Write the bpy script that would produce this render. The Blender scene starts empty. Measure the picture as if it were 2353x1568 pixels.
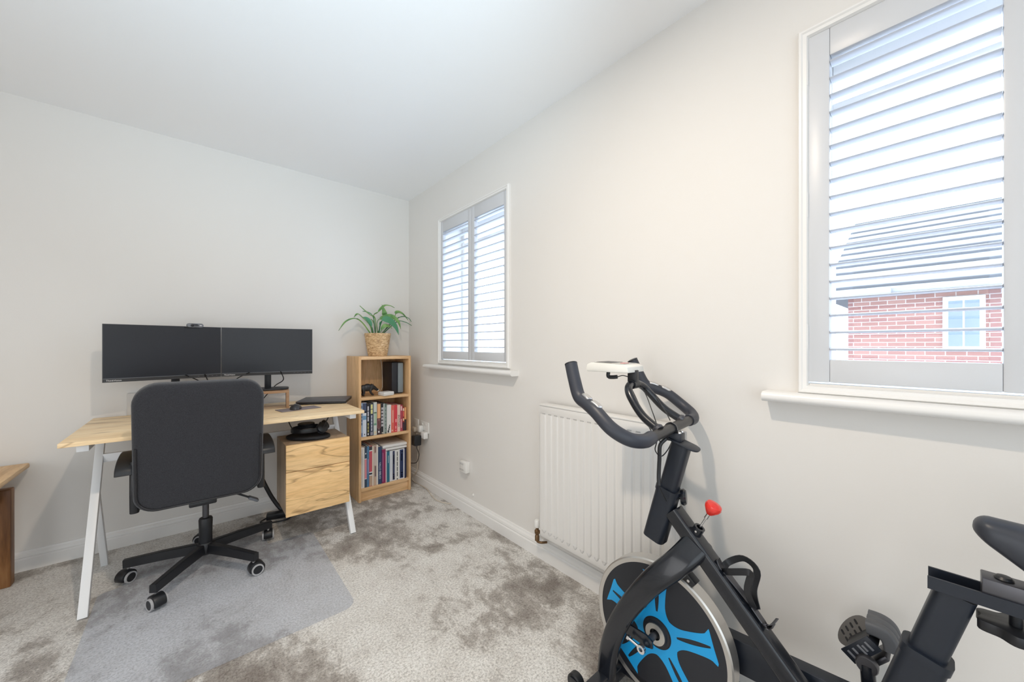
import bpy, bmesh, math, random
from mathutils import Vector as V, Matrix
R = math.radians
random.seed(7)
scene = bpy.context.scene
COL = scene.collection

# ------------------------------------------------------------------ camera, light, exposure
cam_d = bpy.data.cameras.new('camera')
cam = bpy.data.objects.new('camera', cam_d); COL.objects.link(cam)
cam_d.sensor_fit = 'HORIZONTAL'; cam_d.sensor_width = 36.0
cam_d.lens = 852.0 / 2353 * 36.0
cam_d.shift_y = (795.0 - 784.0) / 2353
cam_d.clip_start = 0.02; cam_d.clip_end = 200
cam.location = (-1.4219, -3.0419, 1.139)
cam.rotation_euler = (R(90), 0, R(49.4 - 90))
scene.camera = cam

world = bpy.data.worlds.new('sky'); scene.world = world; world.use_nodes = True
bg = world.node_tree.nodes['Background']
bg.inputs[0].default_value = (0.74, 0.90, 1.14, 1); bg.inputs[1].default_value = 6.0

def lamp(name, typ, loc, energy, color, rot=(0, 0, 0), **kw):
    d = bpy.data.lights.new(name, typ); d.energy = energy; d.color = color
    for k, v in kw.items(): setattr(d, k, v)
    o = bpy.data.objects.new(name, d); COL.objects.link(o); o.location = loc; o.rotation_euler = rot
    return o
lamp('ceiling_lamp', 'AREA', (-1.2, -2.4, 2.385), 18.5, (1.0, 0.83, 0.65), shape='DISK', size=0.07)
# cool fill light added behind the camera; the room has no window there
lamp('back_fill_light', 'AREA', (-1.9, -4.35, 1.15), 22, (0.74, 0.88, 1.0), rot=(R(90), 0, 0), shape='RECTANGLE', size=2.6, size_y=2.0)
lamp('side_fill_light', 'AREA', (-3.85, -2.9, 0.95), 18, (0.96, 0.97, 1.0), rot=(R(90), 0, R(-90)), shape='RECTANGLE', size=1.8, size_y=1.6)  # second added fill light, at the windowless left wall

# the photographer's flash, held by the camera and bounced off the ceiling
fl = lamp('bounced_flash', 'SPOT', (-1.46, -3.10, 1.35), 95, (0.66, 0.86, 1.0), shadow_soft_size=0.08, spot_size=R(76), spot_blend=1.0)
fl.rotation_euler = (V((-1.10, -1.65, 2.4)) - V(fl.location)).to_track_quat('-Z', 'Y').to_euler()

vs = scene.view_settings
vs.view_transform = 'Standard'; vs.look = 'None'; vs.exposure = 0.05; vs.gamma = 1.0; vs.use_curve_mapping = False
scene.cycles.max_bounces = 10; scene.cycles.diffuse_bounces = 6; scene.cycles.transparent_max_bounces = 12

# ------------------------------------------------------------------ materials
MATS = {}
def mat(name, col, rough=0.5, metal=0.0, spec=0.5, sheen=0.0, coat=0.0, trans=0.0, emit=None):
    m = bpy.data.materials.new(name); m.use_nodes = True
    b = m.node_tree.nodes['Principled BSDF']
    b.inputs['Base Color'].default_value = (*col, 1); b.inputs['Roughness'].default_value = rough
    b.inputs['Metallic'].default_value = metal; b.inputs['Specular IOR Level'].default_value = spec
    b.inputs['Sheen Weight'].default_value = sheen; b.inputs['Coat Weight'].default_value = coat
    b.inputs['Transmission Weight'].default_value = trans
    MATS[name] = m
    return m
def nodes(m):
    nt = m.node_tree
    return nt, nt.nodes['Principled BSDF']
def add(nt, typ, **kw):
    n = nt.nodes.new(typ)
    for k, v in kw.items():
        if k in n.inputs: n.inputs[k].default_value = v
        else: setattr(n, k, v)
    return n
def ramp(nt, fac, stops):
    r = nt.nodes.new('ShaderNodeValToRGB'); e = r.color_ramp.elements
    e[0].position, e[0].color = stops[0][0], (*stops[0][1], 1)
    e[1].position, e[1].color = stops[-1][0], (*stops[-1][1], 1)
    for p, c in stops[1:-1]:
        x = e.new(p); x.color = (*c, 1)
    nt.links.new(fac, r.inputs[0]); return r.outputs[0]
def mapped(nt, scale, rot=(0, 0, 0), loc=(0, 0, 0)):
    t = nt.nodes.new('ShaderNodeTexCoord'); mp = nt.nodes.new('ShaderNodeMapping')
    mp.inputs['Scale'].default_value = scale; mp.inputs['Rotation'].default_value = rot; mp.inputs['Location'].default_value = loc
    nt.links.new(t.outputs['Object'], mp.inputs[0]); return mp.outputs[0]
def noise(nt, vec, scale, detail=3, rough=0.55, dist=0.0):
    n = add(nt, 'ShaderNodeTexNoise', Scale=scale, Detail=detail, Roughness=rough, Distortion=dist)
    nt.links.new(vec, n.inputs['Vector']); return n.outputs['Fac']
def mixc(nt, a, b, fac, mode='MIX'):
    n = nt.nodes.new('ShaderNodeMix'); n.data_type = 'RGBA'; n.blend_type = mode
    for s, v in ((0, fac), (6, a), (7, b)):
        if hasattr(v, 'is_linked') or hasattr(v, 'links'): nt.links.new(v, n.inputs[s])
        elif s == 0: n.inputs[s].default_value = v
        else: n.inputs[s].default_value = (*v, 1)
    return n.outputs[2]
def bump(nt, b, h, strength, dist):
    n = nt.nodes.new('ShaderNodeBump'); n.inputs['Strength'].default_value = strength; n.inputs['Distance'].default_value = dist
    nt.links.new(h, n.inputs['Height']); nt.links.new(n.outputs[0], b.inputs['Normal'])

def paint(name, col, rough=0.55, spec=0.3):
    m = mat(name, col, rough, spec=spec); nt, b = nodes(m)
    bump(nt, b, noise(nt, mapped(nt, (1, 1, 1)), 180, 2), 0.06, 0.002); return m
WALL = paint('wall_paint', (0.765, 0.744, 0.712), 0.6)
CEIL = paint('ceiling_paint', (0.92, 0.93, 0.94), 0.7)
GLOSSW = mat('white_gloss_paint', (0.82, 0.81, 0.79), 0.3, spec=0.45)
SHUT = mat('shutter_dimmed_white', (0.62, 0.635, 0.66), 0.35)  # white frames toned down, their dimness against the window put into the colour
LOUV = mat('louvre_backlit_grey', (0.60, 0.63, 0.69), 0.4)  # backlit darkness of the slats put into the colour
RADW = mat('radiator_white', (0.77, 0.755, 0.73), 0.35)
UPVC = mat('window_frame_white', (0.88, 0.88, 0.88), 0.3)
PLASW = mat('white_plastic', (0.80, 0.79, 0.76), 0.35)
STEELW = mat('white_steel', (0.80, 0.81, 0.82), 0.35)

def wood(name, light, mid, dark, axis='X', scale=1.0, rough=0.45, knots=0.0, veins=0.0):
    m = mat(name, mid, rough, spec=0.35); nt, b = nodes(m)
    s = {'X': (0.9, 9, 9), 'Y': (9, 0.9, 9), 'Z': (9, 9, 0.9)}[axis]
    vec = mapped(nt, tuple(scale * k for k in s))
    f1 = noise(nt, vec, 1.6, 4, 0.6, 0.9)
    c1 = ramp(nt, f1, [(0.30, dark), (0.45, mid), (0.62, light)])
    f2 = noise(nt, mapped(nt, tuple(scale * k * 9 for k in s)), 1.5, 2, 0.6)
    c2 = mixc(nt, c1, ramp(nt, f2, [(0.35, (0.72, 0.68, 0.62)), (0.6, (1, 1, 1))]), 0.5, 'MULTIPLY')
    if knots:
        f3 = noise(nt, mapped(nt, tuple(scale * k for k in {'X': (1.5, 5, 5), 'Y': (5, 1.5, 5), 'Z': (5, 5, 1.5)}[axis]), loc=(3.1, 1.7, 0.4)), 1.1, 3, 0.5, 2.0)
        c2 = mixc(nt, c2, (0.23, 0.12, 0.05), ramp(nt, f3, [(0.66, (0, 0, 0)), (0.78, (knots,) * 3)]))
    if veins:
        vv = noise(nt, mapped(nt, tuple(scale * k for k in {'X': (1.1, 6, 6), 'Y': (6, 1.1, 6), 'Z': (6, 6, 1.1)}[axis]), loc=(0.7, 2.3, 5.1)), 1.0, 3, 0.55, 0.6)
        msk = ramp(nt, vv, [(0.0, (0, 0, 0)), (0.486, (0, 0, 0)), (0.50, (veins,) * 3), (0.514, (0, 0, 0)), (1.0, (0, 0, 0))])
        c2 = mixc(nt, c2, (0.33, 0.19, 0.08), msk)
    nt.links.new(c2, b.inputs['Base Color'])
    bump(nt, b, f2, 0.05, 0.001)
    return m
DESKW = wood('desk_oak', (0.97, 0.77, 0.50), (0.94, 0.71, 0.43), (0.84, 0.59, 0.33), 'X', 1.0, 0.42, 0.0, 0.55)
CABW = wood('drawer_oak', (0.93, 0.64, 0.33), (0.90, 0.60, 0.29), (0.84, 0.53, 0.24), 'X', 1.1, 0.45, 0.8, 0.75)
CABSIDE = wood('cabinet_side_shaded_oak', (0.50, 0.38, 0.27), (0.42, 0.31, 0.21), (0.32, 0.22, 0.15), 'Z', 1.2, 0.5)  # same oak as the drawers, with the shadow on the sides coloured in
SHELFW = wood('bookcase_oak', (0.80, 0.53, 0.29), (0.74, 0.47, 0.24), (0.62, 0.37, 0.18), 'Z', 1.0, 0.45)
SHELFX = wood('shelf_oak', (0.82, 0.55, 0.31), (0.75, 0.48, 0.25), (0.64, 0.39, 0.19), 'X', 1.0, 0.45)
SIDEW = wood('side_table_oak', (0.86, 0.60, 0.33), (0.78, 0.51, 0.26), (0.60, 0.36, 0.16), 'Y', 1.0, 0.4)
SIDEL = wood('side_table_leg_oak', (0.34, 0.17, 0.07), (0.24, 0.11, 0.04), (0.13, 0.055, 0.02), 'Z', 1.0, 0.4)  # dark wood stain, with the shade on the legs mixed into the colour
RISEW = wood('riser_walnut', (0.45, 0.28, 0.16), (0.38, 0.22, 0.12), (0.28, 0.15, 0.08), 'X', 1.4, 0.45)

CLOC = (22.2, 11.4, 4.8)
def carpet():
    m = mat('carpet_pile', (0.4, 0.38, 0.36), 0.95, spec=0.1, sheen=0.15); nt, b = nodes(m)
    v = mapped(nt, (1.0, 1.0, 1.0))
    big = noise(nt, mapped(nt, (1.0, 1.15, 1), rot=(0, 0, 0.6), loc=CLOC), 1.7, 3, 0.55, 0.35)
    mid = noise(nt, mapped(nt, (1.5, 1.0, 1), rot=(0, 0, -0.5)), 8.5, 5, 0.72, 0.25)
    fine = noise(nt, v, 120, 3, 0.8)
    fine2 = noise(nt, v, 520, 1, 0.6)
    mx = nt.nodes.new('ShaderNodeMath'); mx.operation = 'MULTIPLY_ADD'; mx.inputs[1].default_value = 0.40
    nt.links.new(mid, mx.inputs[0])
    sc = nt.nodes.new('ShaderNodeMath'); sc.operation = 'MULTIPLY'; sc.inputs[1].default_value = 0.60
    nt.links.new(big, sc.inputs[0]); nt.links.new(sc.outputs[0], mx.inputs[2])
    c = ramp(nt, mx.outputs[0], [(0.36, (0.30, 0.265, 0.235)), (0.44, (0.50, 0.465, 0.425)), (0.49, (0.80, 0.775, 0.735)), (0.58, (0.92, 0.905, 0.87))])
    sp = ramp(nt, fine, [(0.30, (0.42, 0.40, 0.38)), (0.50, (0.95, 0.95, 0.95)), (0.68, (1.25, 1.25, 1.25))])
    c = mixc(nt, c, sp, 0.9, 'MULTIPLY')
    nt.links.new(c, b.inputs['Base Color'])
    ad = nt.nodes.new('ShaderNodeMath'); ad.operation = 'ADD'
    nt.links.new(fine, ad.inputs[0]); nt.links.new(fine2, ad.inputs[1])
    bump(nt, b, ad.outputs[0], 0.7, 0.006)
    return m
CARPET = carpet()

def matplastic():
    m = bpy.data.materials.new('clear_mat_plastic'); m.use_nodes = True; nt = m.node_tree
    b = nt.nodes['Principled BSDF']; out = nt.nodes['Material Output']
    b.inputs['Base Color'].default_value = (0.84, 0.87, 0.93, 1); b.inputs['Roughness'].default_value = 0.38
    t = nt.nodes.new('ShaderNodeBsdfTransparent'); t.inputs[0].default_value = (0.93, 0.94, 0.96, 1)
    mx = nt.nodes.new('ShaderNodeMixShader'); mx.inputs[0].default_value = 0.15
    nt.links.new(t.outputs[0], mx.inputs[1]); nt.links.new(b.outputs[0], mx.inputs[2]); nt.links.new(mx.outputs[0], out.inputs[0])
    return m
MATP = matplastic()
def glass():
    m = bpy.data.materials.new('window_glass'); m.use_nodes = True; nt = m.node_tree; out = nt.nodes['Material Output']
    t = nt.nodes.new('ShaderNodeBsdfTransparent'); t.inputs[0].default_value = (0.97, 0.98, 0.98, 1)
    g = nt.nodes.new('ShaderNodeBsdfGlossy'); g.inputs['Roughness'].default_value = 0.0
    mx = nt.nodes.new('ShaderNodeMixShader'); mx.inputs[0].default_value = 0.04
    nt.links.new(t.outputs[0], mx.inputs[1]); nt.links.new(g.outputs[0], mx.inputs[2]); nt.links.new(mx.outputs[0], out.inputs[0])
    return m
GLASS = glass()

BLKFAB = mat('black_fabric', (0.028, 0.029, 0.034), 0.9, spec=0.2, sheen=0.25)
nt_, b_ = nodes(BLKFAB); f_ = noise(nt_, mapped(nt_, (1, 1, 1)), 700, 2); bump(nt_, b_, f_, 0.5, 0.002)
nt_.links.new(ramp(nt_, f_, [(0.35, (0.016, 0.017, 0.021)), (0.65, (0.046, 0.047, 0.055))]), b_.inputs['Base Color'])
BLKPL = mat('black_plastic', (0.010, 0.011, 0.014), 0.40)
BLKPIPE = mat('black_piping', (0.012, 0.012, 0.015), 0.5)
GREYPL = mat('grey_plastic', (0.16, 0.17, 0.19), 0.4)
CASTG = mat('caster_tread', (0.45, 0.45, 0.46), 0.4)
CHROME = mat('chrome', (0.75, 0.75, 0.76), 0.18, metal=1.0)
STEEL = mat('brushed_steel', (0.66, 0.65, 0.64), 0.32, metal=1.0)
GUNM = mat('dark_metal', (0.10, 0.10, 0.11), 0.35, metal=0.8)
BIKE = mat('bike_black_coat', (0.007, 0.009, 0.014), 0.26, coat=0.25)
BIKES = mat('bike_satin_coat', (0.009, 0.013, 0.022), 0.40)
FOAM = mat('black_foam', (0.030, 0.034, 0.047), 0.46)
DISC = mat('flywheel_dark', (0.013, 0.015, 0.021), 0.45)
BLUE = mat('flywheel_blue', (0.008, 0.34, 0.72), 0.4)
RIM = mat('flywheel_rim', (0.62, 0.60, 0.57), 0.33, metal=0.9)
RED = mat('red_knob', (0.72, 0.03, 0.02), 0.25, coat=0.4)
CONW = mat('console_white', (0.80, 0.79, 0.74), 0.35)
SADDLE = mat('saddle_vinyl', (0.03, 0.034, 0.045), 0.42)
SCREEN = mat('screen_glass', (0.010, 0.011, 0.016), 0.36, spec=0.45)
BEZEL = mat('monitor_bezel', (0.035, 0.037, 0.042), 0.45)
LEAF = mat('leaf_green', (0.09, 0.23, 0.06), 0.38)
nt_, b_ = nodes(LEAF)
nt_.links.new(ramp(nt_, noise(nt_, mapped(nt_, (1, 1, 1)), 14, 3), [(0.35, (0.08, 0.22, 0.06)), (0.65, (0.25, 0.44, 0.13))]), b_.inputs['Base Color'])
LEAFD = mat('leaf_blue_green', (0.075, 0.26, 0.13), 0.38)
LEAFS = mat('leaf_stalk_green', (0.20, 0.30, 0.12), 0.45)
SOIL = mat('soil', (0.05, 0.03, 0.02), 0.95)
BASKET = mat('woven_seagrass', (0.62, 0.42, 0.22), 0.7)
nt_, b_ = nodes(BASKET)
v_ = mapped(nt_, (1, 1, 1)); f_ = noise(nt_, mapped(nt_, (26, 26, 60)), 1.6, 3, 0.6, 0.6)
nt_.links.new(ramp(nt_, f_, [(0.32, (0.33, 0.19, 0.09)), (0.5, (0.62, 0.41, 0.21)), (0.68, (0.80, 0.60, 0.36))]), b_.inputs['Base Color'])
bump(nt_, b_, f_, 0.6, 0.004)
PAPER = mat('paper', (0.74, 0.71, 0.66), 0.85)
PAPERW = mat('paper_white', (0.80, 0.79, 0.78), 0.8)
BRASS = mat('aged_brass', (0.20, 0.12, 0.06), 0.4, metal=0.7)
BOAR = mat('ebony_wood', (0.018, 0.016, 0.016), 0.35)
TUSK = mat('tusk_ivory', (0.75, 0.70, 0.60), 0.4)
SPKF = mat('speaker_front', (0.22, 0.26, 0.28), 0.6)
SPKB = mat('speaker_black', (0.016, 0.017, 0.023), 0.5)
CLEARC = mat('pale_cable', (0.66, 0.58, 0.48), 0.5)
TITLEW = mat('print_white', (0.75, 0.75, 0.75), 0.6)
TITLEK = mat('print_black', (0.03, 0.03, 0.03), 0.6)
MOUSEP = mat('mouse_pad_grey', (0.24, 0.20, 0.20), 0.8)
LAPT = mat('laptop_grey', (0.10, 0.10, 0.11), 0.42, metal=0.3)
GRILL = mat('radiator_slot', (0.45, 0.44, 0.43), 0.6)
_cc = {}
def cmat(c, rough=0.55):
    k = tuple(round(x, 3) for x in c)
    if k not in _cc: _cc[k] = mat('cover_colour', k, rough)
    return _cc[k]

def bricks():
    m = mat('red_brick', (0.5, 0.3, 0.25), 0.85); nt, b = nodes(m)
    t = nt.nodes.new('ShaderNodeTexCoord'); mp = nt.nodes.new('ShaderNodeMapping'); mp.inputs['Rotation'].default_value = (0, R(90), 0)
    sx = nt.nodes.new('ShaderNodeSeparateXYZ'); cx = nt.nodes.new('ShaderNodeCombineXYZ')
    nt.links.new(t.outputs['Object'], sx.inputs[0]); nt.links.new(sx.outputs[1], cx.inputs[0]); nt.links.new(sx.outputs[2], cx.inputs[1])
    br = add(nt, 'ShaderNodeTexBrick', Scale=1.0); br.inputs['Color1'].default_value = (0.19, 0.075, 0.058, 1); br.inputs['Color2'].default_value = (0.24, 0.11, 0.085, 1)
    br.inputs['Mortar'].default_value = (0.36, 0.31, 0.28, 1); br.inputs['Mortar Size'].default_value = 0.006
    br.inputs['Brick Width'].default_value = 0.225; br.inputs['Row Height'].default_value = 0.075
    nt.links.new(cx.outputs[0], br.inputs['Vector']); nt.links.new(br.outputs['Color'], b.inputs['Base Color'])
    return m
def tiles():
    m = mat('roof_tile', (0.4, 0.38, 0.37), 0.8); nt, b = nodes(m)
    t = nt.nodes.new('ShaderNodeTexCoord'); w = add(nt, 'ShaderNodeTexWave', Scale=1.0)
    w.bands_direction = 'Z'; w.wave_profile = 'SAW'
    mp = nt.nodes.new('ShaderNodeMapping'); mp.inputs['Scale'].default_value = (1, 1, 1.7)
    nt.links.new(t.outputs['Object'], mp.inputs[0]); nt.links.new(mp.outputs[0], w.inputs['Vector'])
    w.inputs['Distortion'].default_value = 0.25; w.inputs['Detail Scale'].default_value = 6
    nt.links.new(ramp(nt, w.outputs['Fac'], [(0.0, (0.02, 0.02, 0.02)), (0.30, (0.05, 0.045, 0.045)), (0.42, (0.22, 0.21, 0.205)), (1.0, (0.26, 0.25, 0.245))]), b.inputs['Base Color'])
    return m
BRICK = bricks(); TILE = tiles()

# ------------------------------------------------------------------ mesh helpers
def circ(r, n=16, rx=None):
    return [((rx or r) * math.cos(2 * math.pi * i / n), r * math.sin(2 * math.pi * i / n)) for i in range(n)]
def rrect(w, h, r, s=4):
    r = min(r, w / 2 - 1e-5, h / 2 - 1e-5); out = []
    for cx, cy, a0 in ((w / 2 - r, h / 2 - r, 0), (-w / 2 + r, h / 2 - r, 90), (-w / 2 + r, -h / 2 + r, 180), (w / 2 - r, -h / 2 + r, 270)):
        for i in range(s + 1):
            a = R(a0 + 90 * i / s); out.append((cx + r * math.cos(a), cy + r * math.sin(a)))
    return out
def smooth(path, k=6):
    P = [V(p) for p in path]; out = []
    for i in range(len(P) - 1):
        p0 = P[i - 1] if i else P[0] * 2 - P[1]; p1, p2 = P[i], P[i + 1]
        p3 = P[i + 2] if i + 2 < len(P) else P[-1] * 2 - P[-2]
        for j in range(k):
            t = j / k
            out.append(0.5 * ((2 * p1) + (p2 - p0) * t + (2 * p0 - 5 * p1 + 4 * p2 - p3) * t * t + (3 * p1 - p0 - 3 * p2 + p3) * t ** 3))
    return out + [P[-1]]
class MB:
    def __init__(s): s.bm = bmesh.new()
    def _merge(s, t, mi=0, mx=None):
        if mx is not None: t.transform(mx)
        for f in t.faces: f.material_index = mi; f.smooth = True
        me = bpy.data.meshes.new('tmp'); t.to_mesh(me); t.free(); s.bm.from_mesh(me); bpy.data.meshes.remove(me); return s
    def box(s, c, d, bev=0.0, rot=None, mi=0, seg=2):
        t = bmesh.new(); bmesh.ops.create_cube(t, size=1); bmesh.ops.scale(t, vec=d, verts=t.verts)
        if bev: bmesh.ops.bevel(t, geom=list(t.edges), offset=min(bev, min(d) * 0.49), segments=seg, profile=0.5, affect='EDGES')
        mx = Matrix.Translation(c) @ (rot.to_4x4() if rot is not None else Matrix())
        return s._merge(t, mi, mx)
    def bx(s, x0, x1, y0, y1, z0, z1, bev=0.0, mi=0, seg=2):
        return s.box(((x0 + x1) / 2, (y0 + y1) / 2, (z0 + z1) / 2), (abs(x1 - x0), abs(y1 - y0), abs(z1 - z0)), bev, None, mi, seg)
    def sweep(s, path, prof, up=None, scales=None, cap=True, mi=0, closed=False):
        P = [V(p) for p in path]; n = len(P); t = bmesh.new(); rings = []; u = None
        for i in range(n):
            if closed: T = (P[(i + 1) % n] - P[i - 1]).normalized()
            else: T = (P[min(i + 1, n - 1)] - P[max(i - 1, 0)]).normalized()
            ref = V(up) if up is not None else (u if u is not None else (V((0, 0, 1)) if abs(T.z) < 0.9 else V((0, 1, 0))))
            uu = ref - T * ref.dot(T)
            if uu.length < 1e-6: uu = V((0, 1, 0)) - T * T.y
            u = uu.normalized(); v = T.cross(u)
            sa, sb = (scales[i] if isinstance(scales[i], tuple) else (scales[i], scales[i])) if scales else (1, 1)
            rings.append([t.verts.new(P[i] + v * (a * sa) + u * (b * sb)) for a, b in prof])
        m = len(prof)
        for i in range(n if closed else n - 1):
            a, b = rings[i], rings[(i + 1) % n]
            for j in range(m): t.faces.new((a[j], a[(j + 1) % m], b[(j + 1) % m], b[j]))
        if cap and not closed:
            t.faces.new(list(reversed(rings[0]))); t.faces.new(rings[-1])
        bmesh.ops.recalc_face_normals(t, faces=t.faces)
        return s._merge(t, mi)
    def tube(s, path, r, n=12, k=0, mi=0, **kw):
        return s.sweep(smooth(path, k) if k else path, circ(r, n), mi=mi, **kw)
    def lathe(s, prof, c=(0, 0, 0), axis=(0, 0, 1), n=32, mi=0, cap=True):
        q = V((0, 0, 1)).rotation_difference(V(axis)).to_matrix().to_4x4(); t = bmesh.new(); rings = []
        for r, z in prof:
            rings.append([t.verts.new((max(r, 1e-5) * math.cos(2 * math.pi * i / n), max(r, 1e-5) * math.sin(2 * math.pi * i / n), z)) for i in range(n)])
        for a, b in zip(rings, rings[1:]):
            for j in range(n): t.faces.new((a[j], a[(j + 1) % n], b[(j + 1) % n], b[j]))
        if cap: t.faces.new(list(reversed(rings[0]))); t.faces.new(rings[-1])
        bmesh.ops.recalc_face_normals(t, faces=t.faces)
        return s._merge(t, mi, Matrix.Translation(c) @ q)
    def ring(s, r0, r1, z0, z1, c=(0, 0, 0), axis=(0, 0, 1), n=32, mi=0):
        q = V((0, 0, 1)).rotation_difference(V(axis)).to_matrix().to_4x4(); t = bmesh.new(); rr = []
        for r, z in ((r0, z0), (r1, z0), (r1, z1), (r0, z1)):
            rr.append([t.verts.new((r * math.cos(2 * math.pi * i / n), r * math.sin(2 * math.pi * i / n), z)) for i in range(n)])
        for k in range(4):
            a, b = rr[k], rr[(k + 1) % 4]
            for j in range(n): t.faces.new((a[j], a[(j + 1) % n], b[(j + 1) % n], b[j]))
        bmesh.ops.recalc_face_normals(t, faces=t.faces)
        return s._merge(t, mi, Matrix.Translation(c) @ q)
    def prism(s, poly, o, ax, ay, depth, mi=0, bev=0.0):
        """polygon in the plane o + a*ax + b*ay, pulled out along ax x ay by depth"""
        ax, ay, o = V(ax), V(ay), V(o); nz = ax.cross(ay).normalized(); t = bmesh.new()
        a = [t.verts.new(o + ax * x + ay * y) for x, y in poly]; b = [t.verts.new(o + ax * x + ay * y + nz * depth) for x, y in poly]
        m = len(poly); t.faces.new(list(reversed(a))); t.faces.new(b)
        for j in range(m): t.faces.new((a[j], a[(j + 1) % m], b[(j + 1) % m], b[j]))
        bmesh.ops.recalc_face_normals(t, faces=t.faces)
        if bev:
            es = [e for e in t.edges if len(e.link_faces) == 2 and e.calc_face_angle() > 0.9]
            bmesh.ops.bevel(t, geom=es, offset=bev, segments=2, profile=0.5, affect='EDGES')
        return s._merge(t, mi)
    def ball(s, c, r, mi=0, n=16, rot=None):
        t = bmesh.new(); bmesh.ops.create_uvsphere(t, u_segments=n, v_segments=max(8, n * 2 // 3), radius=1)
        mx = Matrix.Translation(c) @ (rot.to_4x4() if rot is not None else Matrix()) @ Matrix.Diagonal((*(r if isinstance(r, tuple) else (r, r, r)), 1))
        return s._merge(t, mi, mx)
    def mesh(s, me, mx, mi=0):
        t = bmesh.new(); t.from_mesh(me); return s._merge(t, mi, mx)

WM = {}
def obj(name, mb, mats, parent=None, loc=None, mods=(), ang=35):
    """one mesh object; its points come in world metres"""
    me = bpy.data.meshes.new(name)
    inv = WM[parent.name] if parent is not None else Matrix.Translation(V(loc or (0, 0, 0)))
    mb.bm.transform(inv.inverted()); mb.bm.to_mesh(me); mb.bm.free()
    me.set_sharp_from_angle(angle=R(ang))
    for m in (mats if isinstance(mats, (list, tuple)) else [mats]): me.materials.append(m)
    o = bpy.data.objects.new(name, me); COL.objects.link(o)
    if parent is not None: o.parent = parent
    elif loc: o.location = loc
    WM[o.name] = inv
    for typ, kw in mods:
        md = o.modifiers.new(typ.lower(), typ)
        for k, v in kw.items(): setattr(md, k, v)
    return o
def tag(o, label=None, cat=None, group=None, kind=None):
    for k, v in (('label', label), ('category', cat), ('group', group), ('kind', kind)):
        if v: o[k] = v
    return o
def thing(name, label, cat, loc, group=None):
    o = bpy.data.objects.new(name, None); COL.objects.link(o); o.location = loc; o.empty_display_size = 0.05
    WM[o.name] = Matrix.Translation(V(loc)); return tag(o, label, cat, group)
def struct(name, mb, m, label=None):
    return tag(obj(name, mb, m), label, None, None, 'structure')
def text_mesh(body, size, extrude=0.0004):
    cu = bpy.data.curves.new('lettering', 'FONT'); cu.body = body; cu.size = size; cu.extrude = extrude
    cu.align_x = 'CENTER'; cu.align_y = 'CENTER'; cu.resolution_u = 3
    o = bpy.data.objects.new('lettering', cu); me = bpy.data.meshes.new_from_object(o)
    bpy.data.objects.remove(o); return me
def basis(o, x, y):
    x = V(x).normalized(); y = V(y).normalized(); z = x.cross(y)
    return Matrix(((x.x, y.x, z.x, o[0]), (x.y, y.y, z.y, o[1]), (x.z, y.z, z.z, o[2]), (0, 0, 0, 1)))

# ------------------------------------------------------------------ the setting
XL, YB, H = -3.95, -4.45, 2.40
W = [(-1.352, -0.552, 1.035, 2.085), (-3.572, -2.765, 1.025, 2.085)]          # window openings in the right wall: y0, y1, z0, z1
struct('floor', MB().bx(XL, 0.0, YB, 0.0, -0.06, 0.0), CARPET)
struct('ceiling', MB().bx(XL - .15, 0.3, YB - .15, 0.15, H, H + 0.1), CEIL)
struct('wall_back', MB().bx(XL - .15, 0.3, 0.0, 0.15, -0.06, H), WALL)
wr = MB()
ys = [YB, W[1][0], W[1][1], W[0][0], W[0][1], 0.0]
for a, b in zip(ys[:-1], ys[1:]):
    w = [q for q in W if abs(q[0] - a) < 1e-6]
    if w: wr.bx(0, 0.3, a, b, -0.06, w[0][2]); wr.bx(0, 0.3, a, b, w[0][3], H)
    else: wr.bx(0, 0.3, a, b, -0.06, H)
struct('wall_right', wr, WALL)
struct('wall_left', MB().bx(XL - .15, XL, YB, 0, -0.06, H), WALL)
struct('wall_front', MB().bx(XL - .15, 0.3, YB - .15, YB, -0.06, H), WALL)
def skirting(name, p0, p1, inward):
    prof = [(0, 0), (0.018, 0), (0.018, 0.058), (0.013, 0.064), (0.016, 0.070), (0.014, 0.082), (0.008, 0.090), (0.006, 0.097), (0, 0.099)]
    mb = MB(); d = V(p1) - V(p0); L = d.length; d.normalize(); n = V(inward)
    t = bmesh.new()
    a = [t.verts.new(V(p0) + n * x + V((0, 0, z))) for x, z in prof]; b = [t.verts.new(V(p1) + n * x + V((0, 0, z))) for x, z in prof]
    for j in range(len(prof)): t.faces.new((a[j], a[(j + 1) % len(prof)], b[(j + 1) % len(prof)], b[j]))
    t.faces.new(a); t.faces.new(list(reversed(b))); bmesh.ops.recalc_face_normals(t, faces=t.faces); mb._merge(t)
    o = obj(name, mb, GLOSSW, ang=20); tag(o, None, None, None, 'structure'); return o
skirting('baseboard_back', (XL, 0, 0), (0, 0, 0), (0, -1, 0))
skirting('baseboard_right', (0, YB, 0), (0, -0.018, 0), (-1, 0, 0))

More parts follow.
